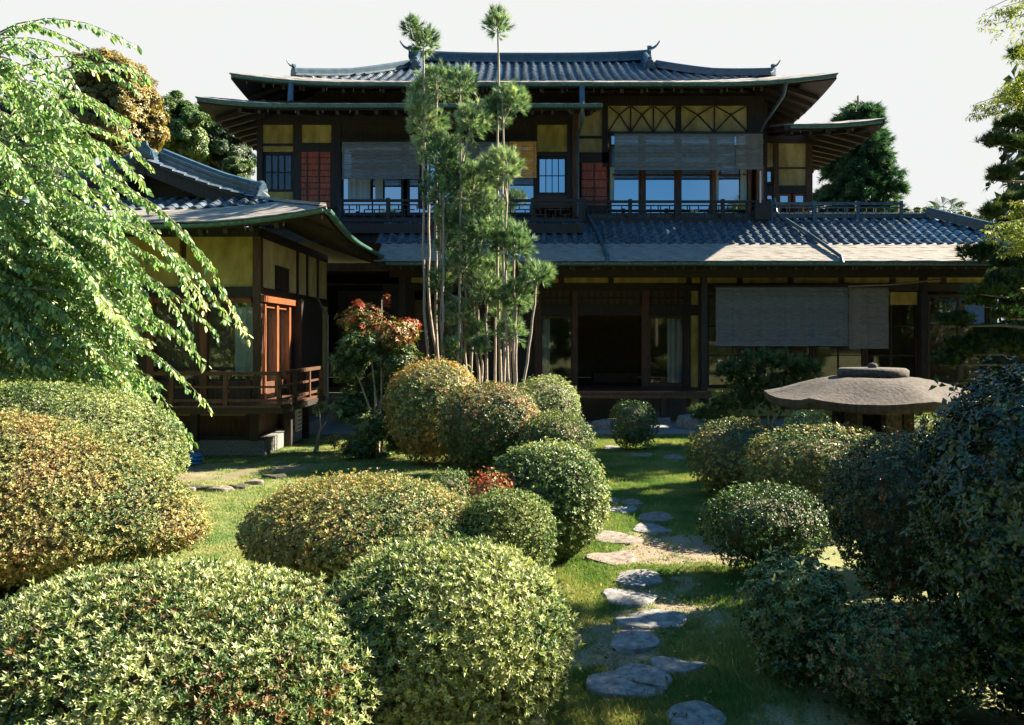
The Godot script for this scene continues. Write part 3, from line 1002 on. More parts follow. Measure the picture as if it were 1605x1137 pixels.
func curtain(parent: Node3D, px0: float, py0: float, px1: float, py1: float, d: float) -> void:
	var a := at(px0, py0, d)
	var b := at(px1, py1, d)
	var st := new_st()
	var n := maxi(6, int((b.x - a.x) / 0.02))
	st.set_smooth_group(1)
	for i in n:
		var f0 := float(i) / n
		var f1 := float(i + 1) / n
		var z0 := -d + 0.02 * sin(f0 * n * 0.9) + 0.008 * sin(f0 * n * 0.37)
		var z1 := -d + 0.02 * sin(f1 * n * 0.9) + 0.008 * sin(f1 * n * 0.37)
		var x0 := lerpf(a.x, b.x, f0)
		var x1 := lerpf(a.x, b.x, f1)
		quad(st, Vector3(x0, b.y, z0), Vector3(x0, a.y, z0), Vector3(x1, a.y, z1), Vector3(x1, b.y, z1))
	piece(parent, "curtain", done(st), M.curtain)

# ------------------------------------------------------------------ the wing
func house_wing() -> void:
	var W := thing("house_wing", "low garden wing with railed veranda, ochre walls and grey tiled gable roof", "house", Vector3(-7, 0, -16.5))
	rng.seed = 21
	var dk: Material = M.dark_wood
	var solid := func(x0: float, x1: float, y0: float, y1: float, z0: float, z1: float, m: Material, called: String, parent: Node3D) -> MeshInstance3D:
		return box(parent, called, Vector3((x0 + x1) / 2, (y0 + y1) / 2, (z0 + z1) / 2), Vector3(absf(x1 - x0), absf(y1 - y0), absf(z1 - z0)), m)
	var xw := -4.72
	var zw := -14.6
	# foundations
	solid.call(-10.2, -4.46, 0.0, 0.26, -14.1, -19.6, M.grey_granite, "foundation_slab", W)
	solid.call(-9.6, -4.8, 0.26, 0.90, -14.75, -14.9, M.room_wood, "under_floor_wall", W)
	solid.call(-4.95, -4.8, 0.26, 0.90, -14.75, -19.6, M.room_wood, "under_floor_wall", W)
	solid.call(-9.4, -5.0, 0.62, 0.74, -14.70, -14.748, M.ochre_plaster, "plaster_strip", W)
	for x in [-9.2, -8.0, -6.8, -5.6, -4.6]:
		solid.call(x - 0.06, x + 0.06, 0.262, 0.86, -13.95, -14.07, dk, "veranda_post", W)
	for z in [-15.4, -16.6]:
		solid.call(-4.46, -4.34, 0.0, 0.86, z, z + 0.12, dk, "veranda_post", W)
	# veranda floor in boards
	for k in 6:
		solid.call(-9.6, -3.99, 0.86, 0.90, -13.46 - k * 0.19, -13.64 - k * 0.19, M.brown_wood, "floor_board", W)
	for k in 4:
		solid.call(-4.71 + k * 0.182, -4.535 + k * 0.182, 0.862, 0.902, -14.62, -16.4, M.brown_wood, "floor_board", W)
	solid.call(-9.6, -3.97, 0.76, 0.86, -13.5, -13.58, dk, "floor_beam", W)
	solid.call(-4.05, -3.97, 0.76, 0.858, -13.58, -16.4, dk, "floor_beam", W)
	# rail
	var rails := [[0.52, 0.06], [0.30, 0.035], [0.08, 0.045]]
	for r in rails:
		bar(W, "veranda_rail", Vector3(-9.6, 0.90 + r[0], -13.52), Vector3(-3.9, 0.90 + r[0], -13.52), r[1], r[1], M.brown_wood)
		bar(W, "veranda_rail", Vector3(-4.03, 0.902 + r[0], -13.40), Vector3(-4.03, 0.902 + r[0], -16.3), r[1], r[1], M.brown_wood)
	for x in [-9.3, -8.42, -7.54, -6.66, -5.78, -4.9, -4.03]:
		solid.call(x - 0.035, x + 0.035, 0.90, 1.40, -13.485, -13.555, M.brown_wood, "rail_post", W)
	for z in [-14.4, -15.3, -16.25]:
		solid.call(-4.065, -3.995, 0.90, 1.40, z, z - 0.07, M.brown_wood, "rail_post", W)
	# walls: a dark core, then the timber frame and the panels
	solid.call(-9.3, xw - 0.12, 0.90, 3.95, zw - 0.12, -19.6, M.room_wood, "inner_wall", W)
	solid.call(-9.3, xw + 0.02, 2.72, 2.90, zw + 0.05, zw - 0.1, dk, "lintel", W)
	solid.call(xw - 0.1, xw + 0.04, 2.74, 2.90, zw - 0.1, -19.6, dk, "lintel", W)
	solid.call(-9.3, xw, 3.78, 3.95, zw + 0.03, zw - 0.11, dk, "wall_plate", W)
	solid.call(xw - 0.11, xw + 0.03, 3.78, 3.95, zw - 0.11, -19.6, dk, "wall_plate", W)
	var xs := [-9.3, -7.6, -6.05, xw]
	for k in 3:
		solid.call(xs[k] + 0.06, xs[k + 1] - 0.06, 2.90, 3.78, zw, zw - 0.1, M.ochre_plaster, "plaster_panel", W)
	for x in [-9.3, -7.6]:
		solid.call(x - 0.06, x + 0.06, 2.9, 3.78, zw + 0.03, zw - 0.1, dk, "post", W)
	solid.call(-6.11, -5.99, 2.9, 3.10, zw + 0.03, zw - 0.1, dk, "post", W)
	var corner: Node3D = solid.call(xw - 0.08, xw + 0.06, 0.90, 3.78, zw + 0.06, zw - 0.08, M.brown_wood, "corner_post", W)
	# front: wood posts, glazed doors, a curtain
	for x in [-9.2, -8.35, -7.5, -6.62, -5.68]:
		solid.call(x - 0.06, x + 0.06, 0.91, 2.72, zw + 0.04, zw - 0.1, M.orange_wood, "door_post", W)
	for x in [-9.2, -8.35, -7.5, -6.62, -5.68]:
		var w := 0.88 if x > -6 else 0.80
		var f: Node3D = solid.call(x + 0.06, x + w - 0.05, 0.91, 1.25, zw + 0.0, zw - 0.05, M.brown_wood, "glass_door", W)
		solid.call(x + 0.06, x + w - 0.05, 1.25, 2.66, zw - 0.02, zw - 0.03, M.clear_glass, "pane", f)
		solid.call(x + 0.06, x + w - 0.05, 2.62, 2.715, zw, zw - 0.05, M.orange_wood, "door_head", f)
	curtain(W, 368, 482, 396, 590, 14.66)
	# right side: small window above, glazed doors and shutter box below
	solid.call(xw, xw - 0.1, 2.90, 3.78, zw - 0.1, -17.0, M.pale_plaster, "plaster_panel", W)
	solid.call(xw, xw - 0.1, 2.90, 3.78, -17.1, -19.6, M.pale_plaster, "plaster_panel", W)
	for z in [-17.05, -17.8, -18.7]:
		solid.call(xw + 0.03, xw - 0.1, 2.90, 3.78, z + 0.05, z - 0.05, dk, "post", W)
	var sw: Node3D = solid.call(xw + 0.045, xw + 0.004, 2.91, 3.36, -15.55, -16.35, dk, "small_window", W)
	for k in 4:
		solid.call(xw + 0.055, xw + 0.046, 2.96, 3.31, -15.66 - k * 0.18, -15.68 - k * 0.18, M.brown_wood, "muntin", sw)
	solid.call(xw + 0.11, xw + 0.041, 2.64, 2.75, zw + 0.06, -16.6, M.orange_wood, "door_head", W)
	for z in [-14.75, -15.5, -16.3]:
		solid.call(xw + 0.06, xw - 0.1, 0.91, 2.64, z, z - 0.12, M.orange_wood, "door_post", W)
	for z in [-14.87, -15.62]:
		var f: Node3D = solid.call(xw + 0.02, xw - 0.04, 0.91, 1.2, z, z - 0.62, M.brown_wood, "glass_door", W)
		solid.call(xw - 0.02, xw - 0.03, 1.2, 2.55, z, z - 0.62, M.clear_glass, "pane", f)
		solid.call(xw + 0.02, xw - 0.04, 2.55, 2.635, z, z - 0.62, M.orange_wood, "door_rail", f)
	solid.call(xw + 0.22, xw - 0.1, 0.95, 2.78, -16.6, -18.3, dk, "shutter_box", W)
	solid.call(xw + 0.06, xw - 0.1, 0.62, 2.74, -18.4, -18.6, M.pale_plaster, "wall_strip", W)
	solid.call(xw + 0.02, xw - 0.1, 0.3, 2.74, -18.6, -19.6, M.ochre_plaster, "plaster_panel", W)
	# pipe and slatted vent by the corner
	piece(W, "downpipe", tube([at(497, 468, 17.6), at(507, 486, 17.4), at(513, 494, 17.3), at(513, 628, 17.3)], [0.026], 8), M.grey_granite)
	var vent: Node3D = solid.call(-4.44, -4.40, 0.20, 0.80, -15.9, -16.25, M.white_metal, "vent_frame", W)
	for k in 7:
		solid.call(-4.395, -4.375, 0.25 + k * 0.075, 0.27 + k * 0.075, -15.93, -16.22, M.grey_granite, "vent_slat", vent)
	# --- roof
	var A := slope(Vector3(-7.0, 3.89, -13.6), Vector3.RIGHT, Vector3.FORWARD, -3.68, 3.68, 2.05, 0.33, 0.012, 0.26, 2.6)
	var B := slope(Vector3(-3.32, 3.89, -17.2), Vector3.BACK, Vector3.LEFT, -2.6, 3.6, 3.68, 0.33, 0.012, 0.26, 2.6, 0.0, 1.65)
	var C := slope(Vector3(-10.68, 3.89, -17.2), Vector3.BACK, Vector3.RIGHT, -2.6, 3.6, 3.68, 0.33, 0.012, 0.26, 2.6, 0.0, 1.65)
	for q in [A, B, C]:
		roof_deck(W, q, q.run)
		shingles(W, q, -0.03, 1.0, 10)
	gutter(W, A, -3.6, 3.68)
	gutter(W, B, -2.6, 3.68, false)
	rafters(W, A, -3.0, 3.2, 1.1, 0.42)
	rafters(W, B, -2.4, 3.0, 1.5, 0.42)
	var tiles := tile_spots(A, 1.0, 2.05)
	var others := tile_spots(B, 1.0, 3.6) + tile_spots(C, 1.0, 3.6)
	lay_tiles(W, tiles, 150)
	lay_tiles(W, others, 100)
	# gable: dark boards behind the verge, barge boards, ridges
	var top := Vector3(-7.0, 5.52, 0)
	var st := new_st()
	for v in [Vector3(-9.1, 4.45, -15.75), Vector3(-7.0, 5.14, -15.75), Vector3(-4.9, 4.45, -15.75)]:
		st.add_vertex(v)
	for v in [Vector3(-9.1, 4.45, -15.85), Vector3(-4.9, 4.45, -15.85), Vector3(-7.0, 5.14, -15.85)]:
		st.add_vertex(v)
	piece(W, "gable_board", done(st), dk)
	for q in [B, C]:
		var barge := []
		var desc := []
		for k in 9:
			var t := lerpf(1.75, 3.66, k / 8.0)
			barge.append(q.p(q.lim(t).y - 0.02, t) + Vector3.DOWN * 0.16)
		for k in 9:
			var t := lerpf(3.6, 1.55, k / 8.0)
			desc.append(q.p(q.lim(t).y - 0.35 + 0.25 * k / 8.0, t) + Vector3.UP * 0.05)
		piece(W, "barge_board", sweep(barge, [Vector2(-0.03, -0.1), Vector2(-0.03, 0.1), Vector2(0.03, 0.1), Vector2(0.03, -0.1)]), dk)
		ridge(W, "descending_ridge", desc, 0.26, 0.30)
		ornament(W, desc[8] + Vector3.UP * 0.02, desc[8] - desc[7] + Vector3(0, 0, 0.1), 0.26, false)
		var hip := []
		for k in 9:
			var t := lerpf(1.6, 0.02, k / 8.0)
			hip.append(q.p(q.lim(t).y, t) + Vector3.UP * 0.02)
		piece(W, "hip_cap", sweep(hip, [Vector2(-0.07, 0), Vector2(-0.05, 0.05), Vector2(0.05, 0.05), Vector2(0.07, 0)]), M.shingle)
	var mains := []
	for k in 9:
		mains.append(Vector3(-7.0, 5.2 + 0.05 * pow(1.0 - k / 8.0, 3.0), lerpf(-15.2, -19.6, k / 8.0)))
	ridge(W, "main_ridge", mains, 0.34, 0.28)
	ornament(W, mains[0] + Vector3.UP * 0.04, Vector3.BACK, 0.27, false)

# ------------------------------------------------------------------ ground, stones, lantern
func ground_mix(x: float, z: float) -> float:     # 0 turf .. 1 bare earth
	var v := noise.get_noise_2d(x * 55.0, z * 55.0) * 0.75 + rough_noise.get_noise_2d(x * 40.0, z * 40.0) * 0.45 - 0.22
	var spots := [[1.45, -7.7, 1.0, 0.45, 1.15], [0.9, -5.6, 1.1, 1.5, 0.5], [-5.4, -12.6, 2.0, 1.0, 1.2], [0.6, -4.0, 1.2, 1.2, 0.45], [2.0, -8.4, 0.9, 0.4, 0.5]]
	for s in spots:
		var q := Vector2((x - s[0]) / s[2], (z - s[1]) / s[3])
		v += s[4] * exp(-q.length_squared())
	return clampf(v, 0.0, 1.0)

func make_ground() -> void:
	var xs := [-160.0, -80.0, -40.0, -25.0, -17.0]
	var x := -13.0
	while x < 12.0:
		xs.append(x)
		x += 0.11 if x > -7.0 and x < 5.0 else 0.4
	xs += [13.0, 17.0, 25.0, 40.0, 80.0, 160.0]
	var zs := [60.0, 30.0, 15.0, 6.0, 2.0]
	var z := 0.0
	while z > -20.0:
		zs.append(z)
		z -= 0.11
	zs += [-21.0, -25.0, -32.0, -45.0, -80.0, -160.0]
	var st := SurfaceTool.new()
	st.begin(Mesh.PRIMITIVE_TRIANGLES)
	st.set_smooth_group(1)
	for j in zs.size():
		for i in xs.size():
			var m := ground_mix(xs[i], zs[j])
			var g := noise.get_noise_2d(xs[i] * 130.0, zs[j] * 130.0)
			var turf := Color(0.15, 0.18, 0.055).lerp(Color(0.26, 0.255, 0.10), clampf(0.5 + g * 1.3, 0, 1))
			var earth := Color(0.20, 0.15, 0.10).lerp(Color(0.30, 0.235, 0.165), clampf(0.5 + g * 1.2, 0, 1))
			st.set_color(turf.lerp(earth, smoothstep(0.25, 0.75, m)))
			st.add_vertex(Vector3(xs[i], 0.012 * rough_noise.get_noise_2d(xs[i] * 60.0, zs[j] * 60.0) - 0.02, zs[j]))
	var w := xs.size()
	for j in zs.size() - 1:
		for i in w - 1:
			var a := j * w + i
			for k in [a, a + w, a + 1, a + 1, a + w, a + w + 1]:
				st.add_index(k)
	st.generate_normals()
	var m := textured("turf", grain(Color(0.45, 0.45, 0.45), Color(1, 1, 1), 0.09, 1.0, 1.0, 31), 0.6, 0.95, 1.2)
	m.vertex_color_use_as_albedo = true
	var o := piece(self, "ground", st.commit(), m)
	tag(o, "garden ground of short turf worn to bare earth", "", "", "structure")
	# shaded gravel and stone strip along the house
	var strip := new_st()
	st_box(strip, Vector3(2.5, -0.01, -18.6), Vector3(16.0, 0.05, 2.8))
	var g := piece(self, "gravel_strip", done(strip), M.gravel)
	tag(g, "grey gravel strip along the foot of the house", "", "", "structure")

func make_grass(stones: Array) -> void:
	rng.seed = 77
	var xfs := []
	var cols := []
	var mesh := grass_tuft(5)
	while xfs.size() < 120000:
		var d := 3.2 + 14.0 * pow(rng.randf(), 1.25)
		var px := rr(860, 1260) if rng.randf() < 0.72 else rr(240, 760)
		if px < 800 and d < 6.0:
			continue
		var p := at(px, 530, d)
		p.y = -0.02
		var m := ground_mix(p.x, p.z)
		if rng.randf() < smoothstep(0.15, 0.6, m) * 0.96:
			continue
		var hit := false
		for s in stones:
			if Vector2((p.x - s[0].x) / s[1], (p.z - s[0].z) / s[2]).length_squared() < 0.92:
				hit = true
				break
		if hit:
			continue
		var s := (rr(0.5, 1.0) + 1.0 * pow(rng.randf(), 16.0)) * (1.0 + d * 0.015)
		xfs.append(Transform3D(Basis(Vector3.UP, rr(0, TAU)).scaled(Vector3(s * 1.3, s, s * 1.3)), p))
		var v := rr(0.75, 1.25)
		var dry := clampf(0.5 + noise.get_noise_2d(p.x * 130.0, p.z * 130.0) * 1.3 + rr(-0.3, 0.3), 0, 1)
		var c := Color(0.11, 0.215, 0.06).lerp(Color(0.29, 0.32, 0.12), dry)
		cols.append(Color(c.r * v, c.g * v, c.b * v))
	var o := Node3D.new()
	scatter(self, "lawn_grass", mesh, M.grass_blade, xfs, cols)
	var g := get_node("lawn_grass") as Node3D
	tag(g, "short green lawn grass growing between the stones and shrubs", "grass", "", "stuff")
	o.free()

func stone_mesh(rx: float, rz: float, h: float) -> ArrayMesh:
	var n := 22
	var rad := []
	var ph := rr(0, 6)
	for k in n:
		var g := TAU * k / n
		rad.append(1.0 + 0.10 * sin(2 * g + ph) + 0.07 * sin(3 * g + ph * 2.1) + 0.05 * sin(5 * g + ph * 3.3) + rr(-0.035, 0.035))
	var levels := [[1.0, -0.06], [1.02, h * 0.55], [0.97, h * 0.86], [0.88, h], [0.6, h * 1.04], [0.3, h * 1.06], [0.0, h * 1.06]]
	var st := new_st()
	st.set_smooth_group(1)
	var rings := []
	for l in levels:
		var ring := []
		for k in n:
			var g := TAU * k / n
			var y: float = l[1] + (rr(-0.006, 0.006) if l[0] > 0.01 and l[0] < 0.95 else 0.0) + 0.012 * sin(g * 2 + ph) * l[0] * (1.0 if l[1] > 0 else 0.0)
			ring.append(Vector3(cos(g) * rx * rad[k] * l[0], y, sin(g) * rz * rad[k] * l[0]))
		rings.append(ring)
	for j in levels.size() - 1:
		for k in n:
			var k2 := (k + 1) % n
			quad(st, rings[j][k], rings[j + 1][k], rings[j + 1][k2], rings[j][k2])
	return done(st)

func stepping_stones() -> Array:
	rng.seed = 3
	var out := []
	var list := [[1092, 1128, 92, 52, "grey"], [987, 1068, 120, 48, "grey"], [1060, 1042, 72, 22, "grey"], [994, 1005, 74, 27, "grey"], [1021, 971, 104, 25, "grey"], [985, 936, 72, 26, "grey"], [1000, 907, 72, 24, "grey"],
		[958, 874, 66, 20, "warm"], [968, 843, 66, 24, "warm"], [1022, 829, 56, 13, "grey"], [1027, 811, 54, 15, "warm"], [972, 798, 48, 10, "grey"], [993, 788, 34, 10, "warm"], [960, 785, 26, 9, "warm"], [1056, 717, 34, 9, "warm"], [1006, 713, 30, 7, "warm"], [962, 702, 30, 7, "grey"]]
	var words := ["pale blue-grey rounded stepping stone at the edge of the path foot", "broad slate-grey stepping stone with a dark crack across its top", "small dark stepping stone sunk in shaded turf beside the cracked one", "pointed grey stepping stone in worn turf", "wide grey stepping stone dappled with sun and shade", "smooth grey stepping stone just before the bare earth", "rounded grey stepping stone at the edge of the bare earth",
		"pale sunlit stepping stone beside the bare earth patch", "brown stepping stone half under the round green shrub", "narrow grey stepping stone beyond the brown one", "oval brownish stepping stone in bright turf past the narrow grey one", "thin grey stepping stone of the small cluster in the lawn", "brownish stepping stone of the small cluster in the lawn", "smallest stone of the cluster, close to the round green shrub", "flat brownish stone in the shaded lawn across from the dark ball", "flat brownish stone at the foot of the lone dark ball", "flat grey stone in the shade at the gravel edge"]
	for k in list.size():
		var q: Array = list[k]
		var d: float = 2600.0 / (q[1] - 530.0)
		var c := at(q[0], 530, d)
		c.y = 0.0
		var rx: float = q[2] * d / F / 2.0
		var rz: float = clampf(q[3] * d * d / (F * EYE) / 2.0, rx * 0.5, rx * 1.1)
		var o := piece(self, "stepping_stone", stone_mesh(rx * 1.06, rz * 1.06, 0.004 + rr(0, 0.007)), M.stone if q[4] == "grey" else M.warm_stone, Transform3D(Basis(), c))
		tag(o, words[k] if words[k] else "flat weathered stepping stone in the lawn before the house", "stone", "stepping stones of the garden path")
		if k == 1:
			var st := new_st()
			var prev := c + Vector3(0.02, 0.015, 0.02)
			for i in 6:
				var nx := prev + Vector3(rr(0.01, 0.045), 0, rr(0.0, 0.035))
				st_box(st, (prev + nx) / 2, Vector3(prev.distance_to(nx) + 0.01, 0.003, rr(0.006, 0.016)), Basis(Vector3.UP, -atan2(nx.z - prev.z, nx.x - prev.x)))
				prev = nx
			piece(o, "crack", done(st), M.inner_twigs)
		out.append([c, rx, rz])
	# the shoe-removing slab before the open room and a few set stones
	for q in [[968, 676, 0.62, 0.34, 0.2, "broad blue-grey stone slab below the veranda of the open room"], [1090, 664, 0.4, 0.3, 0.3, "dark rounded stone at the foot of the plaster post"]]:
		var d: float = 18.2
		var c := at(q[0], 530, d)
		c.y = 0.0
		var o := piece(self, "garden_stone", stone_mesh(q[2], q[3], q[4]), M.stone, Transform3D(Basis(), c))
		tag(o, q[5], "stone")
	var k := 0
	for q in [[285, 768, 0.17, 0.1], [312, 766, 0.2, 0.12], [345, 768, 0.18, 0.1], [372, 764, 0.12, 0.09], [400, 757, 0.14, 0.1], [430, 748, 0.16, 0.1]]:
		var d: float = 2600.0 / (q[1] - 530.0)
		var c := at(q[0], 530, d)
		c.y = 0.0
		var o := piece(self, "edging_stone", stone_mesh(q[2], q[3] * 0.8, 0.03), M.lantern_stone if k % 2 else M.warm_stone, Transform3D(Basis(), c))
		tag(o, "low edging stone between the lawn and the earth before the wing", "stone", "edging stones before the wing")
		k += 1
	return out

func stone_lantern() -> void:
	var d := 9.8
	var c := at(1368, 530, d)
	c.y = 0.0
	var o := thing("stone_lantern", "weathered stone lantern with a very wide curved hexagonal cap", "lantern", c)
	rng.seed = 9
	var turn := 0.42
	# cap: six sides, swelling and flaring, thick rim
	var prof := [[0.10, 1.545], [0.48, 1.54], [0.62, 1.51], [0.80, 1.44], [1.0, 1.345], [1.14, 1.305], [1.19, 1.295], [1.18, 1.20], [1.05, 1.18], [0.5, 1.185], [0.0, 1.185]]
	var n := 48
	var st := new_st()
	var rings := []
	for l in prof:
		var ring := []
		for k in n:
			var g := TAU * k / n + turn
			var six := fposmod(g - turn, TAU / 6.0) - TAU / 12.0
			var flat := cos(PI / 6.0) / cos(six)
			var how: float = clampf((l[0] - 0.3) / 0.5, 0.0, 1.0) * 0.75
			var r: float = l[0] * lerpf(1.0, flat * 1.06, how)
			var corner: float = pow(absf(six) / (PI / 6.0), 3.0) * 0.05 * clampf((l[0] - 0.6) / 0.5, 0, 1)
			var j := rough_noise.get_noise_3d(cos(g) * 90.0 * l[0], l[1] * 200.0, sin(g) * 90.0 * l[0]) * 0.03
			ring.append(c + Vector3(cos(g) * (r + j), l[1] + corner + j * 0.6, sin(g) * (r + j)))
		rings.append(ring)
	st.set_smooth_group(1)
	for j in prof.size() - 1:
		if j == 6 or j == 8: st.set_smooth_group(j)
		for k in n:
			var k2 := (k + 1) % n
			quad(st, rings[j][k], rings[j][k2], rings[j + 1][k2], rings[j + 1][k])
	var cap := piece(o, "cap", done(st), M.lantern_stone)
	# finial: a flat drum with a ring and a small bud
	var lathe := func(pr: Array, sides: int) -> ArrayMesh:
		var s := new_st()
		s.set_smooth_group(1)
		for j in pr.size() - 1:
			for k in sides:
				var g0 := TAU * k / sides
				var g1 := TAU * (k + 1) / sides
				quad(s, c + Vector3(cos(g0) * pr[j][0], pr[j][1], sin(g0) * pr[j][0]), c + Vector3(cos(g1) * pr[j][0], pr[j][1], sin(g1) * pr[j][0]), c + Vector3(cos(g1) * pr[j + 1][0], pr[j + 1][1], sin(g1) * pr[j + 1][0]), c + Vector3(cos(g0) * pr[j + 1][0], pr[j + 1][1], sin(g0) * pr[j + 1][0]))
		return done(s)
	piece(o, "finial", lathe.call([[0.000, 1.647], [0.365, 1.644], [0.397, 1.618], [0.393, 1.544], [0.353, 1.521], [0.342, 1.464]], 28), M.lantern_stone)
	piece(o, "bud", lathe.call([[0.000, 1.709], [0.040, 1.698], [0.057, 1.675], [0.046, 1.635]], 12), M.lantern_stone)
	# fire box with openings, table and legs
	piece(o, "fire_box_floor", lathe.call([[0.000, 0.712], [0.479, 0.712], [0.502, 0.678], [0.502, 0.586], [0.456, 0.552], [0.000, 0.552]], 6), M.lantern_stone)
	for k in 6:
		var g := TAU * k / 6 + turn
		var p := c + Vector3(cos(g) * 0.39, 0.94, sin(g) * 0.39)
		box(o, "fire_box_pillar", p, Vector3(0.11, 0.50, 0.16), M.lantern_stone, Basis(Vector3.UP, -g))
		if k % 2 == 0:
			var g2 := g + TAU / 12
			box(o, "fire_box_panel", c + Vector3(cos(g2) * 0.28, 0.94, sin(g2) * 0.28), Vector3(0.06, 0.50, 0.27), M.lantern_stone, Basis(Vector3.UP, -g2))
	for k in 4:
		var g := TAU * k / 4 + 0.4
		piece(o, "leg", tube([c + Vector3(cos(g) * 0.33, 0.60, sin(g) * 0.33), c + Vector3(cos(g) * 0.50, 0.36, sin(g) * 0.50), c + Vector3(cos(g) * 0.60, 0.0, sin(g) * 0.60)], [0.11, 0.10, 0.08], 8), M.lantern_stone)

func hose() -> void:
	var c := at(288, 530, 13.2)
	c.y = 0.0
	var path := []
	for k in 90:
		var g := TAU * k / 15.0
		path.append(c + Vector3(cos(g) * (0.25 + 0.03 * sin(k * 0.7)), 0.02 + 0.022 * (k / 15), sin(g) * (0.22 + 0.03 * cos(k * 0.5))))
	var o := piece(self, "garden_hose", tube(path, [0.021], 7), M.hose_blue)
	tag(o, "coiled bright blue garden hose before the wing foundation", "hose")

# ------------------------------------------------------------------ trees
# slender cedars trimmed to pompoms: stem x, foot y (px), bend, list of pompoms [px, py, rx, ry]
func cedar(label: String, foot_px: float, top_px: float, top_py: float, d: float, poms: Array, tuft: ArrayMesh, bend := 0.0) -> void:
	var a := at(foot_px, 530, d)
	a.y = 0.0
	var b := at(top_px, top_py, d)
	var root := thing("cedar_tree", label, "tree", a, "slender pompom cedars")
	rng.seed = hash(label) + int(foot_px * 7)
	var path := []
	var n := 12
	for k in n + 1:
		var f := float(k) / n
		var q := a.lerp(b, f)
		q.x = lerpf(a.x, b.x, smoothstep(0.0, 0.45, f)) if bend == 0.0 else lerpf(a.x, b.x, pow(f, bend))
		path.append(q + Vector3(rr(-0.02, 0.02), 0, rr(-0.03, 0.03)))
	var radii := []
	for k in n + 1:
		radii.append(lerpf(0.033, 0.017, float(k) / n))
	piece(root, "trunk", tube(path, radii, 7), M.pale_bark)
	for p in poms:
		var c := at(p[0], p[1], d + rr(-0.25, 0.25))
		var rx: float = p[2] * d / F * 1.02
		var ry: float = p[3] * d / F * 1.02
		# the twig that carries it
		var f := clampf((c.y - ry * 0.9) / b.y, 0.1, 1.0)
		var q: Vector3 = path[int(f * n)]
		if q.distance_to(c) > 0.12:
			piece(root, "branch", tube([q, q.lerp(c, 0.5) + Vector3.DOWN * 0.04, c + Vector3.DOWN * ry * 0.2], [0.022, 0.016, 0.01], 5), M.pale_bark)
		var xfs := []
		var cols := []
		var heart := c + Vector3.DOWN * ry * 0.45
		for k in int(1000.0 * rx * (ry + 0.2)):
			var v := Vector3(rr(-1, 1), rr(-1, 1), rr(-1, 1))
			while v.length() > 1.0 or v.length() < 0.35:
				v = Vector3(rr(-1, 1), rr(-1, 1), rr(-1, 1))
			var clump := 0.78 + 0.55 * rough_noise.get_noise_3dv(v.normalized() * 110.0 + c * 40.0)
			var pos := c + Vector3(v.x * rx, v.y * ry, v.z * rx) * clump
			var up := (pos - heart).normalized() + Vector3(rr(-0.4, 0.4), rr(-0.3, 0.5), rr(-0.4, 0.4))
			xfs.append(Transform3D(turned(up, rr(0.7, 1.2)), pos))
			cols.append(pick([Color(0.06, 0.14, 0.075), Color(0.15, 0.265, 0.15), Color(0.27, 0.38, 0.23), Color(0.40, 0.48, 0.33)], noise.get_noise_3dv(pos * 60.0)))
		scatter(root, "pompom", tuft, M.needle, xfs, cols)

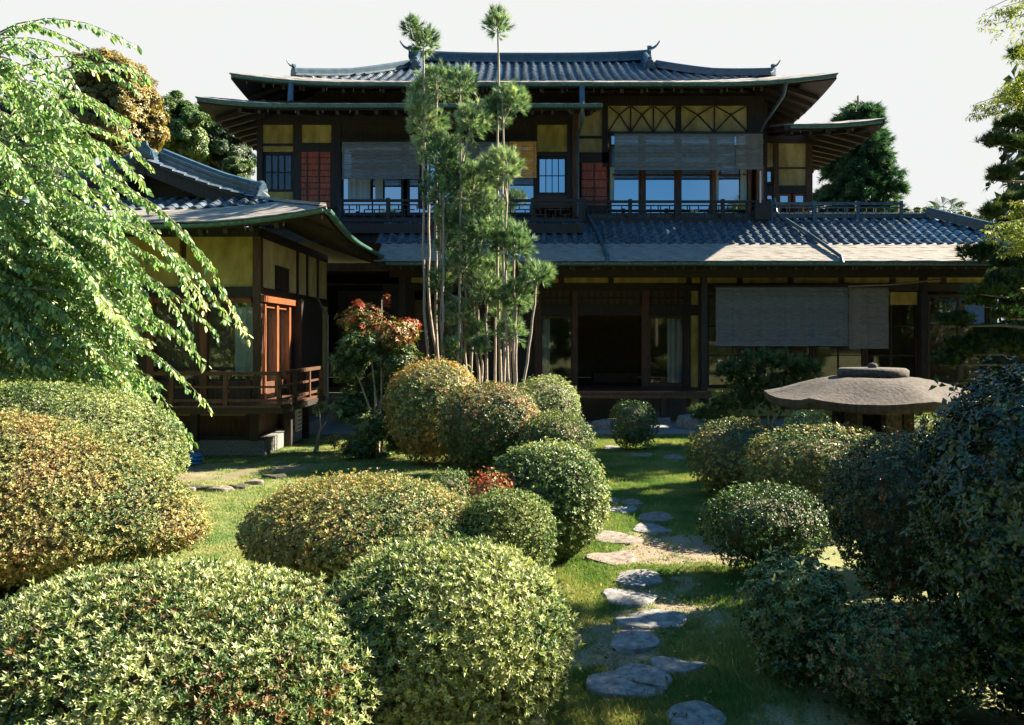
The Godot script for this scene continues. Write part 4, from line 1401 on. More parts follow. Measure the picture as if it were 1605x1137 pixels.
func cedars() -> void:
	var tuft := needle_tuft(24, 0.13, 0.85, 0.0055, 41)
	var D := 15.4
	cedar("very tall slender cedar with a leaning double tuft above the roof ridge", 678, 664, 70, D, [[664, 66, 23, 22], [645, 42, 13, 15]], tuft)
	cedar("tallest slender cedar with a lone round tuft above the roof", 786, 780, 45, D, [[780, 38, 20, 26]], tuft)
	cedar("slender cedar with two pompoms crowded under the tall leaning tuft", 692, 683, 120, D + 0.3, [[686, 128, 36, 26], [660, 168, 22, 26]], tuft)
	cedar("slender cedar with a pompom at the level of the great eave and one below it", 714, 722, 120, D - 0.2, [[722, 130, 27, 24], [738, 192, 32, 32]], tuft)
	cedar("slender cedar with a broad double pompom just below the upper gutter", 792, 788, 145, D - 0.1, [[802, 158, 30, 28], [779, 172, 24, 26]], tuft)
	cedar("slender cedar whose pompom stands before the dark band over the grey blind", 705, 672, 185, D + 0.4, [[672, 198, 34, 32], [652, 150, 14, 20]], tuft)
	cedar("slender cedar with a dark pompom hiding the end of the grey blind", 699, 692, 228, D, [[690, 238, 42, 42], [712, 268, 32, 32]], tuft)
	cedar("slender cedar whose pompom hides the edge of the golden blind", 800, 793, 240, D - 0.3, [[788, 260, 35, 28], [768, 266, 20, 20]], tuft)
	cedar("slender cedar with one large pompom before the upper window", 735, 741, 275, D + 0.1, [[742, 290, 44, 38], [765, 325, 28, 26]], tuft)
	cedar("slender cedar with a pompom just above the balcony rail", 702, 694, 290, D - 0.2, [[690, 300, 30, 30], [705, 345, 22, 24]], tuft)
	cedar("slender cedar with wide paired pompoms before the lower roof tiles", 752, 748, 345, D, [[756, 366, 44, 34], [722, 345, 26, 24]], tuft)
	cedar("slender cedar with a single pompom beside the lower roof edge", 806, 806, 365, D - 0.2, [[806, 380, 31, 34]], tuft)
	cedar("slender cedar with a pompom at the gutter of the lower roof", 742, 730, 405, D + 0.2, [[727, 415, 36, 34], [700, 385, 18, 20]], tuft)
	cedar("short slender cedar with a bowed stem and one pompom at its tip", 800, 842, 432, D - 0.5, [[842, 433, 29, 23]], tuft, 0.75)
	cedar("slender cedar with a pompom just below the bowed stem's tip", 795, 808, 450, D - 0.3, [[808, 465, 30, 26]], tuft)
	cedar("slender cedar with small paired pompoms before the dark shutters", 725, 722, 470, D - 0.1, [[720, 492, 28, 28], [690, 445, 22, 26], [708, 545, 16, 15]], tuft)
	cedar("slender cedar with the lowest full pompom beside the glass door", 788, 800, 508, D - 0.2, [[800, 520, 27, 23]], tuft)
	cedar("slender cedar with a small pompom amid the bare stems", 766, 762, 440, D, [[762, 452, 28, 28], [745, 520, 20, 20]], tuft)
	cedar("slender cedar with a narrow pompom below the lower gutter", 775, 776, 420, D + 0.3, [[774, 425, 28, 30], [780, 490, 18, 18]], tuft)
	cedar("shortest cedar stem with a tiny pompom above the shrubs", 758, 755, 545, D + 0.1, [[752, 545, 14, 14]], tuft)

# a broad crown: boughs, then clumps of leaf sprigs on and inside an uneven body
func broad_tree(called: String, label: String, group: String, px: float, py: float, rpx: float, rpy: float, d: float, sprig: ArrayMesh, m: Material, pal: Array, clumps: int, per: int, size := 1.0) -> void:
	var c := at(px, py, d)
	var rx := rpx * d / F
	var ry := rpy * d / F
	var foot := Vector3(c.x, 0, c.z)
	var root := thing(called, label, "tree", foot, group)
	rng.seed = hash(label)
	var st := new_st()
	st_tube(st, [foot + Vector3.DOWN * 0.1, Vector3(c.x + 0.1, c.y * 0.45, c.z), c], [0.28, 0.2, 0.08], 8)
	piece(root, "trunk", done(st), M.bark)
	var xfs := []
	var cols := []
	for k in clumps:
		var v := Vector3(rr(-1, 1), rr(-1, 1), rr(-1, 1)).normalized() * pow(rr(0.15, 1.0), 0.4)
		var q := c + Vector3(v.x * rx, v.y * ry, v.z * rx) * (0.9 + 0.35 * noise.get_noise_3dv(v * 60.0 + c))
		if k < 14:
			piece(root, "limb", tube([c + Vector3.DOWN * ry * 0.7, c.lerp(q, 0.5) + Vector3.DOWN * ry * 0.15, q], [0.09, 0.05, 0.015], 5), M.bark)
		var cr := rr(0.11, 0.22) * minf(rx, ry) * 1.4
		var tone := rr(-0.7, 0.7)
		for j in per:
			var u := Vector3(rr(-1, 1), rr(-0.8, 1), rr(-1, 1)).normalized() * pow(rng.randf(), 0.4)
			var pos := q + Vector3(u.x * cr, u.y * cr * 0.7, u.z * cr)
			xfs.append(Transform3D(turned(u + v * 0.6 + Vector3.UP * 0.6, size * rr(0.7, 1.3)), pos))
			cols.append(pick(pal, tone))
	scatter(root, "crown", sprig, m, xfs, cols)

func garden_edge_tree(foot: Vector3, r: float, h: float, sprig: ArrayMesh, pal: Array, label: String) -> void:
	var root := thing("evergreen_tree", label, "tree", foot, "trees of the garden edge opposite the house")
	rng.seed = hash(label) + int(foot.x * 10)
	piece(root, "trunk", tube([foot + Vector3.DOWN * 0.1, foot + Vector3.UP * h * 0.5, foot + Vector3.UP * h * 0.85], [0.3, 0.22, 0.08], 8), M.bark)
	var xfs := []
	var cols := []
	for k in 90:
		var v := Vector3(rr(-1, 1), rr(-1, 1), rr(-1, 1)).normalized() * pow(rng.randf(), 0.35)
		var q := foot + Vector3(v.x * r * 0.8, h * 0.53 + v.y * h * 0.44, v.z * r * 0.6)
		for j in 26:
			var u := Vector3(rr(-1, 1), rr(-1, 1), rr(-1, 1)).normalized() * pow(rng.randf(), 0.4) * 0.8
			xfs.append(Transform3D(turned(u + v * 0.5 + Vector3.UP * 0.4, rr(0.6, 1.2)), q + u))
			cols.append(pick(pal, rr(-0.9, 0.9)))
	scatter(root, "crown", sprig, M.azalea_leaf, xfs, cols)

func conifer() -> void:
	var d := 30.0
	var root := thing("conifer_tree", "dark green layered conifer standing behind the right end of the house", "tree", at(1345, 530, d) * Vector3(1, 0, 1))
	rng.seed = 61
	var foot := Vector3(root.position.x, 0, -d)
	var top := at(1345, 150, d)
	piece(root, "trunk", tube([foot, top], [0.25, 0.03], 8), M.bark)
	var tuft := needle_tuft(26, 0.3, 0.9, 0.02, 62)
	var xfs := []
	var cols := []
	for k in 330:
		var f := pow(rng.randf(), 0.75)
		var y := top.y - 0.1 - f * 7.0
		var reach := 0.25 + 2.0 * pow(f, 0.7) * (0.75 + 0.4 * rng.randf())
		var g := rr(0, TAU)
		var end := Vector3(foot.x + cos(g) * reach, y - reach * 0.12, foot.z + sin(g) * reach)
		var start := Vector3(foot.x, y + 0.05, foot.z)
		if k % 6 == 0:
			piece(root, "branch", tube([start, end], [0.04, 0.01], 5), M.bark)
		for j in 34:
			var t := pow(rng.randf(), 0.6)
			var pos := start.lerp(end, t) + Vector3(rr(-0.24, 0.24), rr(-0.12, 0.10) - 0.1 * t, rr(-0.24, 0.24))
			xfs.append(Transform3D(turned(Vector3(cos(g), -0.15, sin(g)) + Vector3(rr(-0.6, 0.6), rr(-0.5, 0.5), rr(-0.6, 0.6)), rr(0.6, 1.1)), pos))
			cols.append(pick([Color(0.015, 0.055, 0.035), Color(0.03, 0.09, 0.05), Color(0.06, 0.13, 0.06)], rr(-0.9, 0.9)))
	scatter(root, "crown", tuft, M.needle, xfs, cols)

func palm() -> void:
	var d := 27.0
	var c := at(1482, 338, d)
	var root := thing("palm_tree", "small fan palm showing over the right end of the lower roof", "tree", Vector3(c.x, 0, c.z))
	rng.seed = 71
	piece(root, "trunk", tube([Vector3(c.x, 0, c.z), c], [0.13, 0.1], 8), M.bark)
	for k in 14:
		var g := TAU * k / 14 + rr(-0.2, 0.2)
		var e := rr(-0.2, 1.2)
		var dir := Vector3(cos(g) * cos(e), sin(e), sin(g) * cos(e))
		var hub := c + dir * 0.42
		var st := new_st()
		st_tube(st, [c, hub], [0.015, 0.01], 4)
		var side := dir.cross(Vector3.UP).normalized()
		for j in 15:
			var h := lerpf(-1.35, 1.35, j / 14.0)
			var t := (dir * cos(h) + side * sin(h)).normalized()
			var wv := t.cross(Vector3.UP + dir * 0.3).normalized() * 0.022
			var tip := hub + t * 0.45 * (1.0 - 0.25 * absf(h) / 1.35) + Vector3.DOWN * 0.10
			var mid := hub + t * 0.28
			for v in [hub, mid - wv, mid + wv, mid - wv, tip, mid + wv]:
				st.add_vertex(v)
		var m: Material = M.palm_leaf
		piece(root, "frond", done(st), m)

# weeping branches with hanging leaves
func weeping_tree() -> void:
	var foot := Vector3(-10.1, 0, -11.7)
	var root := thing("weeping_tree", "weeping tree with long arching branches of fresh green hanging leaves", "tree", foot)
	rng.seed = 81
	var crown := at(-120, 60, 11.7)
	piece(root, "trunk", tube([foot, foot + Vector3(0.15, 1.6, 0), foot + Vector3(0.35, 3.6, 0), crown], [0.24, 0.2, 0.16, 0.09], 10), M.bark)
	# each strand in survey pixels: start, crest, tip, distance
	var strands := [
		[-20, 60, 60, 20, 100, 12, 215, 72, 10.0], [0, 55, 40, 30, 60, 22, 225, 128, 10.2], [-10, 60, 45, 60, 80, 50, 150, 110, 10.4], [20, 110, 110, 70, 150, 90, 215, 140, 10.0],
		[60, 120, 130, 100, 190, 80, 235, 125, 9.8], [100, 260, 190, 270, 250, 320, 335, 420, 9.7], [180, 300, 260, 310, 330, 400, 388, 530, 9.6], [120, 330, 200, 330, 300, 390, 355, 500, 9.8],
		[120, 380, 180, 400, 250, 430, 340, 525, 9.6], [110, 440, 180, 450, 240, 480, 322, 570, 9.7], [100, 500, 170, 510, 250, 540, 330, 640, 9.5], [90, 540, 170, 540, 230, 580, 302, 692, 9.6],
		[80, 520, 160, 540, 210, 580, 270, 690, 9.9], [60, 560, 120, 560, 180, 590, 245, 660, 10.0], [140, 300, 220, 320, 270, 380, 300, 470, 10.0], [170, 420, 230, 420, 280, 470, 305, 545, 10.2],
		[60, 200, 130, 180, 180, 200, 238, 262, 9.8], [60, 230, 140, 215, 190, 230, 232, 300, 10.2], [150, 345, 230, 350, 290, 400, 318, 480, 9.4]]
	for k in 235:
		var y := rr(80, 590)
		if y < 240 and rng.randf() < 0.45:
			continue
		var edge: float = lerpf(175, 215, clampf((y - 60) / 120.0, 0, 1)) + (40.0 * clampf((y - 300) / 150.0, 0, 1))
		var x := rr(-60, edge - 55)
		strands.append([x - rr(60, 130), y - rr(-10, 40), x - 40, y - rr(20, 60), x, y - rr(-5, 20), x + rr(20, 75), y + rr(30, 110), rr(9.0, 11.2)])
	for k in 110:
		var y := rr(330, 600)
		var x := rr(-60, 190)
		strands.append([x - rr(60, 130), y - rr(-10, 30), x - 40, y - rr(10, 40), x, y - rr(-5, 15), x + rr(20, 85), y + rr(20, 85), rr(9.0, 10.6)])
	var leaf := single_leaf(0.098, 0.046)
	var xfs := []
	var cols := []
	for s in strands:
		var d: float = s[8] + 1.35
		var p0 := at(s[0], s[1], d + rr(0.1, 0.5))
		var p1 := at(s[2], s[3], d + rr(-0.1, 0.3))
		var p2 := at(s[4], s[5], d)
		var p3 := at(s[6], s[7], d - rr(-0.1, 0.25))
		var path := []
		for k in 15:
			var f := k / 14.0
			path.append(p0.bezier_interpolate(p1, p2, p3, f) + Vector3(rr(-0.012, 0.012), rr(-0.012, 0.012), rr(-0.012, 0.012)))
		piece(root, "branch", tube(path, [0.013, 0.012, 0.011, 0.010, 0.009, 0.008, 0.007, 0.006, 0.006, 0.005, 0.005, 0.004, 0.004, 0.003, 0.002], 5), M.bark)
		var length := 0.0
		for k in 14:
			length += path[k].distance_to(path[k + 1])
		var count := int(length / 0.0155)
		for k in count:
			var f := lerpf(0.08, 1.0, (k + rng.randf()) / count)
			var i := mini(int(f * 14.0), 13)
			var pos: Vector3 = (path[i] as Vector3).lerp(path[i + 1], f * 14.0 - i)
			var dir: Vector3 = (path[i + 1] - path[i]).normalized()
			var sidev := dir.cross(Vector3.UP).normalized() * (1.0 if k % 2 else -1.0)
			var out := sidev * rr(0.25, 1.0) + Vector3.DOWN * rr(0.5, 1.2) + dir * rr(0.1, 0.8) + Vector3(rr(-0.3, 0.3), rr(-0.2, 0.2), rr(-0.3, 0.3))
			var y := -out.normalized()
			var x := y.cross(Vector3(rr(-1, 1), rr(0.2, 1), rr(-1, 1))).normalized()
			var size := rr(0.5, 1.25)
			xfs.append(Transform3D(Basis(x * size, y * size, x.cross(y) * size), pos + out.normalized() * rr(0.005, 0.04) + Vector3(rr(-0.035, 0.035), rr(-0.03, 0.02), rr(-0.035, 0.035))))
			cols.append(pick([Color(0.09, 0.23, 0.075), Color(0.19, 0.36, 0.135), Color(0.32, 0.46, 0.205), Color(0.46, 0.55, 0.30)], rr(-0.8, 0.8)))
	scatter(root, "leaves_beyond", leaf, M.thin_leaf, xfs, cols, "leaf", 300)

# garden pines at the right: flat needle pads on level boughs
func padded_tree(called: String, label: String, d: float, trunk_px: float, top_py: float, pads: Array, tuft: ArrayMesh, pal: Array, dense: float) -> void:
	var foot := at(trunk_px, 530, d)
	foot.y = 0
	var root := thing(called, label, "tree", foot)
	rng.seed = hash(label)
	var top := at(trunk_px - 20, top_py, d)
	piece(root, "trunk", tube([foot, foot.lerp(top, 0.25) + Vector3(-0.1, 0, 0), foot.lerp(top, 0.6) + Vector3(0.1, 0, 0), foot.lerp(top, 0.85) + Vector3(-0.05, 0, 0), top], [0.15, 0.13, 0.10, 0.07, 0.03], 9), M.bark)
	for p in pads:
		var dd := d + (rr(-0.5, 0.5) if p.size() < 5 else float(p[4]))
		var c := at(p[0], p[1], dd)
		var rx: float = p[2] * dd / F
		var ry: float = p[3] * dd / F
		var q := foot.lerp(top, clampf((c.y - 0.15) / top.y, 0.1, 0.98))
		piece(root, "bough", tube([q, q.lerp(c, 0.55) + Vector3(0, rr(-0.08, 0.05), rr(-0.1, 0.1)), c + Vector3.DOWN * ry * 0.7 + (c - q).normalized() * rx * 0.6], [0.035, 0.024, 0.008], 6), M.bark)
		var xfs := []
		var cols := []
		for k in int(dense * rx * (ry + 0.06)):
			var v := Vector3(rr(-1, 1), rr(-1, 1), rr(-1, 1))
			while v.length() > 1.0:
				v = Vector3(rr(-1, 1), rr(-1, 1), rr(-1, 1))
			var pos := c + Vector3(v.x * rx, v.y * ry, v.z * rx * 0.9) * (0.8 + 0.5 * rough_noise.get_noise_3dv(v * 80.0 + c * 30.0))
			xfs.append(Transform3D(turned(Vector3(v.x * 0.6, 0.7, v.z * 0.6) + Vector3(rr(-0.5, 0.5), rr(-0.3, 0.4), rr(-0.5, 0.5)), rr(0.8, 1.25)), pos))
			cols.append(pick(pal, rr(-0.9, 0.9)))
		scatter(root, "needle_pad", tuft, M.needle, xfs, cols)

func garden_pines() -> void:
	padded_tree("garden_pine", "tall trained garden pine with flat layered needle pads against the sky", 13.0, 1668, 20, [[1598, 85, 18, 10], [1600, 152, 34, 14], [1592, 194, 34, 10], [1562, 222, 23, 12], [1602, 228, 30, 12], [1572, 276, 27, 14], [1606, 262, 16, 9], [1556, 334, 17, 14], [1590, 318, 24, 16], [1600, 352, 40, 22], [1640, 120, 40, 14], [1690, 180, 50, 16], [1700, 260, 55, 16]],
		needle_tuft(30, 0.10, 1.0, 0.0042, 92), [Color(0.018, 0.05, 0.02), Color(0.04, 0.085, 0.03), Color(0.085, 0.125, 0.04)], 3600.0)
	padded_tree("cloud_pruned_tree", "broad dark cloud-pruned evergreen standing before the right end of the veranda", 14.5, 1660, 330, [[1540, 398, 36, 17, 0.4], [1592, 412, 40, 18, -0.4], [1585, 442, 44, 16, -0.9], [1552, 458, 40, 9, -0.9], [1600, 474, 30, 12, -0.6], [1582, 494, 30, 11, -0.8], [1535, 474, 26, 9, -0.5], [1560, 525, 38, 14, 0.6], [1518, 545, 34, 20, 0.8], [1500, 505, 30, 13, 0.5], [1600, 545, 42, 22, 0.2], [1488, 565, 26, 14, 0.9],
		[1660, 330, 70, 26, 0.0], [1700, 370, 80, 28, -1.0], [1680, 410, 80, 24, 1.4], [1720, 450, 70, 22, 0.3], [1650, 370, 50, 22, 2.0], [1640, 480, 50, 20, 1.5], [1690, 500, 60, 22, -0.8], [1640, 300, 44, 20, 1.5]],
		needle_tuft(26, 0.12, 1.1, 0.008, 93), [Color(0.012, 0.045, 0.02), Color(0.028, 0.07, 0.026), Color(0.09, 0.13, 0.035)], 1500.0)

# fresh maple sprays that hang into the picture beside the pine
func maple() -> void:
	var d := 7.5
	var foot := at(1760, 530, d)
	foot.y = 0
	var root := thing("maple_tree", "maple with drooping yellow-green sprays beside the garden pine", "tree", foot)
	rng.seed = 95
	piece(root, "trunk", tube([foot, at(1750, 300, d), at(1770, -60, d)], [0.11, 0.08, 0.05], 8), M.bark)
	var leaf := rosette(5, 0.05, 0.014, -0.35, 96)
	var xfs := []
	var cols := []
	for s in [[1545, 8, 60], [1575, 2, 50], [1560, 30, 30], [1530, 155, 120], [1572, 125, 160], [1598, 45, 60], [1590, 70, 60], [1600, 108, 80], [1600, 140, 80], [1560, 345, 140], [1585, 330, 160], [1600, 365, 160], [1575, 372, 140], [1595, 310, 100]]:
		var tip := at(s[0], s[1] + 8, d + rr(-0.3, 0.3))
		var start := at(1752, s[1] - rr(-10, 60), d)
		var path := []
		for k in 9:
			var f := k / 8.0
			path.append(start.lerp(tip, f) + Vector3.UP * sin(f * PI) * 0.08)
		piece(root, "branch", tube(path, [0.014, 0.012, 0.010, 0.008, 0.006, 0.005, 0.004, 0.003, 0.002], 5), M.bark)
		for k in s[2]:
			var f := 1.0 - 0.34 * pow(rng.randf(), 1.2)
			var pos := start.lerp(tip, f) + Vector3.UP * sin(f * PI) * 0.08 + Vector3(rr(-0.07, 0.07), rr(-0.13, 0.02), rr(-0.12, 0.12))
			xfs.append(Transform3D(turned(Vector3(rr(-0.4, 0.4), 1, rr(-0.4, 0.4)), rr(0.7, 1.25)), pos))
			cols.append(pick([Color(0.10, 0.17, 0.03), Color(0.19, 0.25, 0.05), Color(0.30, 0.31, 0.08)], rr(-0.9, 0.9)))
	# the body of its crown, right of the view: it shades the low shrubs beside the path
	var mid := Vector3(5.1, 3.15, -5.95)
	for k in 26:
		var v := Vector3(rr(-1, 1), rr(-1, 1), rr(-1, 1)).normalized() * pow(rng.randf(), 0.4)
		var q := mid + Vector3(v.x * 0.85, v.y * 0.75, v.z * 1.25)
		piece(root, "branch", tube([at(1755, 260, d), at(1755, 260, d).lerp(q, 0.5) + Vector3.UP * 0.1, q], [0.03, 0.02, 0.006], 5), M.bark)
		for j in 330:
			var u := Vector3(rr(-1, 1), rr(-1, 1), rr(-1, 1)).normalized() * pow(rng.randf(), 0.5) * 0.42
			xfs.append(Transform3D(turned(Vector3(rr(-0.4, 0.4), 1, rr(-0.4, 0.4)), rr(0.8, 1.4)), q + Vector3(u.x, u.y * 0.5, u.z)))
			cols.append(pick([Color(0.10, 0.17, 0.03), Color(0.19, 0.25, 0.05), Color(0.30, 0.31, 0.08)], rr(-0.9, 0.9)))
	scatter(root, "leaves", leaf, M.thin_leaf, xfs, cols)

# loose upright shrub with reddening tips, by the corner of the wing
func loose_shrub(called: String, label: String, d: float, clumps: Array, stems: Array, leaf: ArrayMesh, m: Material, foot_px: float) -> void:
	var foot := at(foot_px, 530, d)
	foot.y = 0
	var root := thing(called, label, "shrub", foot)
	rng.seed = hash(label)
	for s in stems:
		var a := foot + Vector3(rr(-0.15, 0.15), 0, rr(-0.15, 0.15))
		var b := at(s[0], s[1], d + rr(-0.2, 0.2))
		piece(root, "stem", tube([a, a.lerp(b, 0.45) + Vector3(rr(-0.08, 0.08), 0.1, rr(-0.08, 0.08)), b], [0.022, 0.017, 0.008], 6), M.pale_bark)
	for c in clumps:       # px, py, rx, ry, count, palette
		var xfs := []
		var cols := []
		var mid := at(c[0], c[1], d + rr(-0.25, 0.25))
		for k in c[4]:
			var v := Vector3(rr(-1, 1), rr(-1, 1), rr(-1, 1))
			while v.length() > 1.0:
				v = Vector3(rr(-1, 1), rr(-1, 1), rr(-1, 1))
			v *= 0.75 + 0.5 * rough_noise.get_noise_3dv(v * 70.0 + mid * 30.0)
			var pos := mid + Vector3(v.x * c[2] * d / F, v.y * c[3] * d / F, v.z * c[2] * d / F)
			pos.y = maxf(pos.y, 0.03)
			xfs.append(Transform3D(turned(v + Vector3.UP * 0.7 + Vector3(rr(-0.6, 0.6), rr(-0.6, 0.6), rr(-0.6, 0.6)), rr(0.7, 1.3)), pos))
			cols.append(pick(c[5], rr(-0.95, 0.95)))
		scatter(root, "foliage", leaf, m, xfs, cols)

# ------------------------------------------------------------------ sky
func sky_panorama() -> ImageTexture:
	var w := 512
	var h := 256
	var im := Image.create(w, h, false, Image.FORMAT_RGBF)
	var n := FastNoiseLite.new()
	n.seed = 5
	n.frequency = 0.9
	n.fractal_octaves = 4
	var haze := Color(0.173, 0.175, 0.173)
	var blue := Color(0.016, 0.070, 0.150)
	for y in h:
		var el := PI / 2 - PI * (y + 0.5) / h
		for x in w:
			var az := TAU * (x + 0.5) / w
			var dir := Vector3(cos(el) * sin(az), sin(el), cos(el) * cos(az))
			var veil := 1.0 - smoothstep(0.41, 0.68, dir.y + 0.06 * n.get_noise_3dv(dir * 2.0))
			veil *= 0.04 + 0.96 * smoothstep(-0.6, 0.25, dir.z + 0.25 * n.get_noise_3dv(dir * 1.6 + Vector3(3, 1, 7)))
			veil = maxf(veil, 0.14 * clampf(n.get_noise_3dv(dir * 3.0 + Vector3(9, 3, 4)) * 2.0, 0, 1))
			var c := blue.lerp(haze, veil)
			if dir.y < 0.0:
				c = Color(0.03, 0.03, 0.02)
			im.set_pixel(x, y, c)
	return ImageTexture.create_from_image(im)

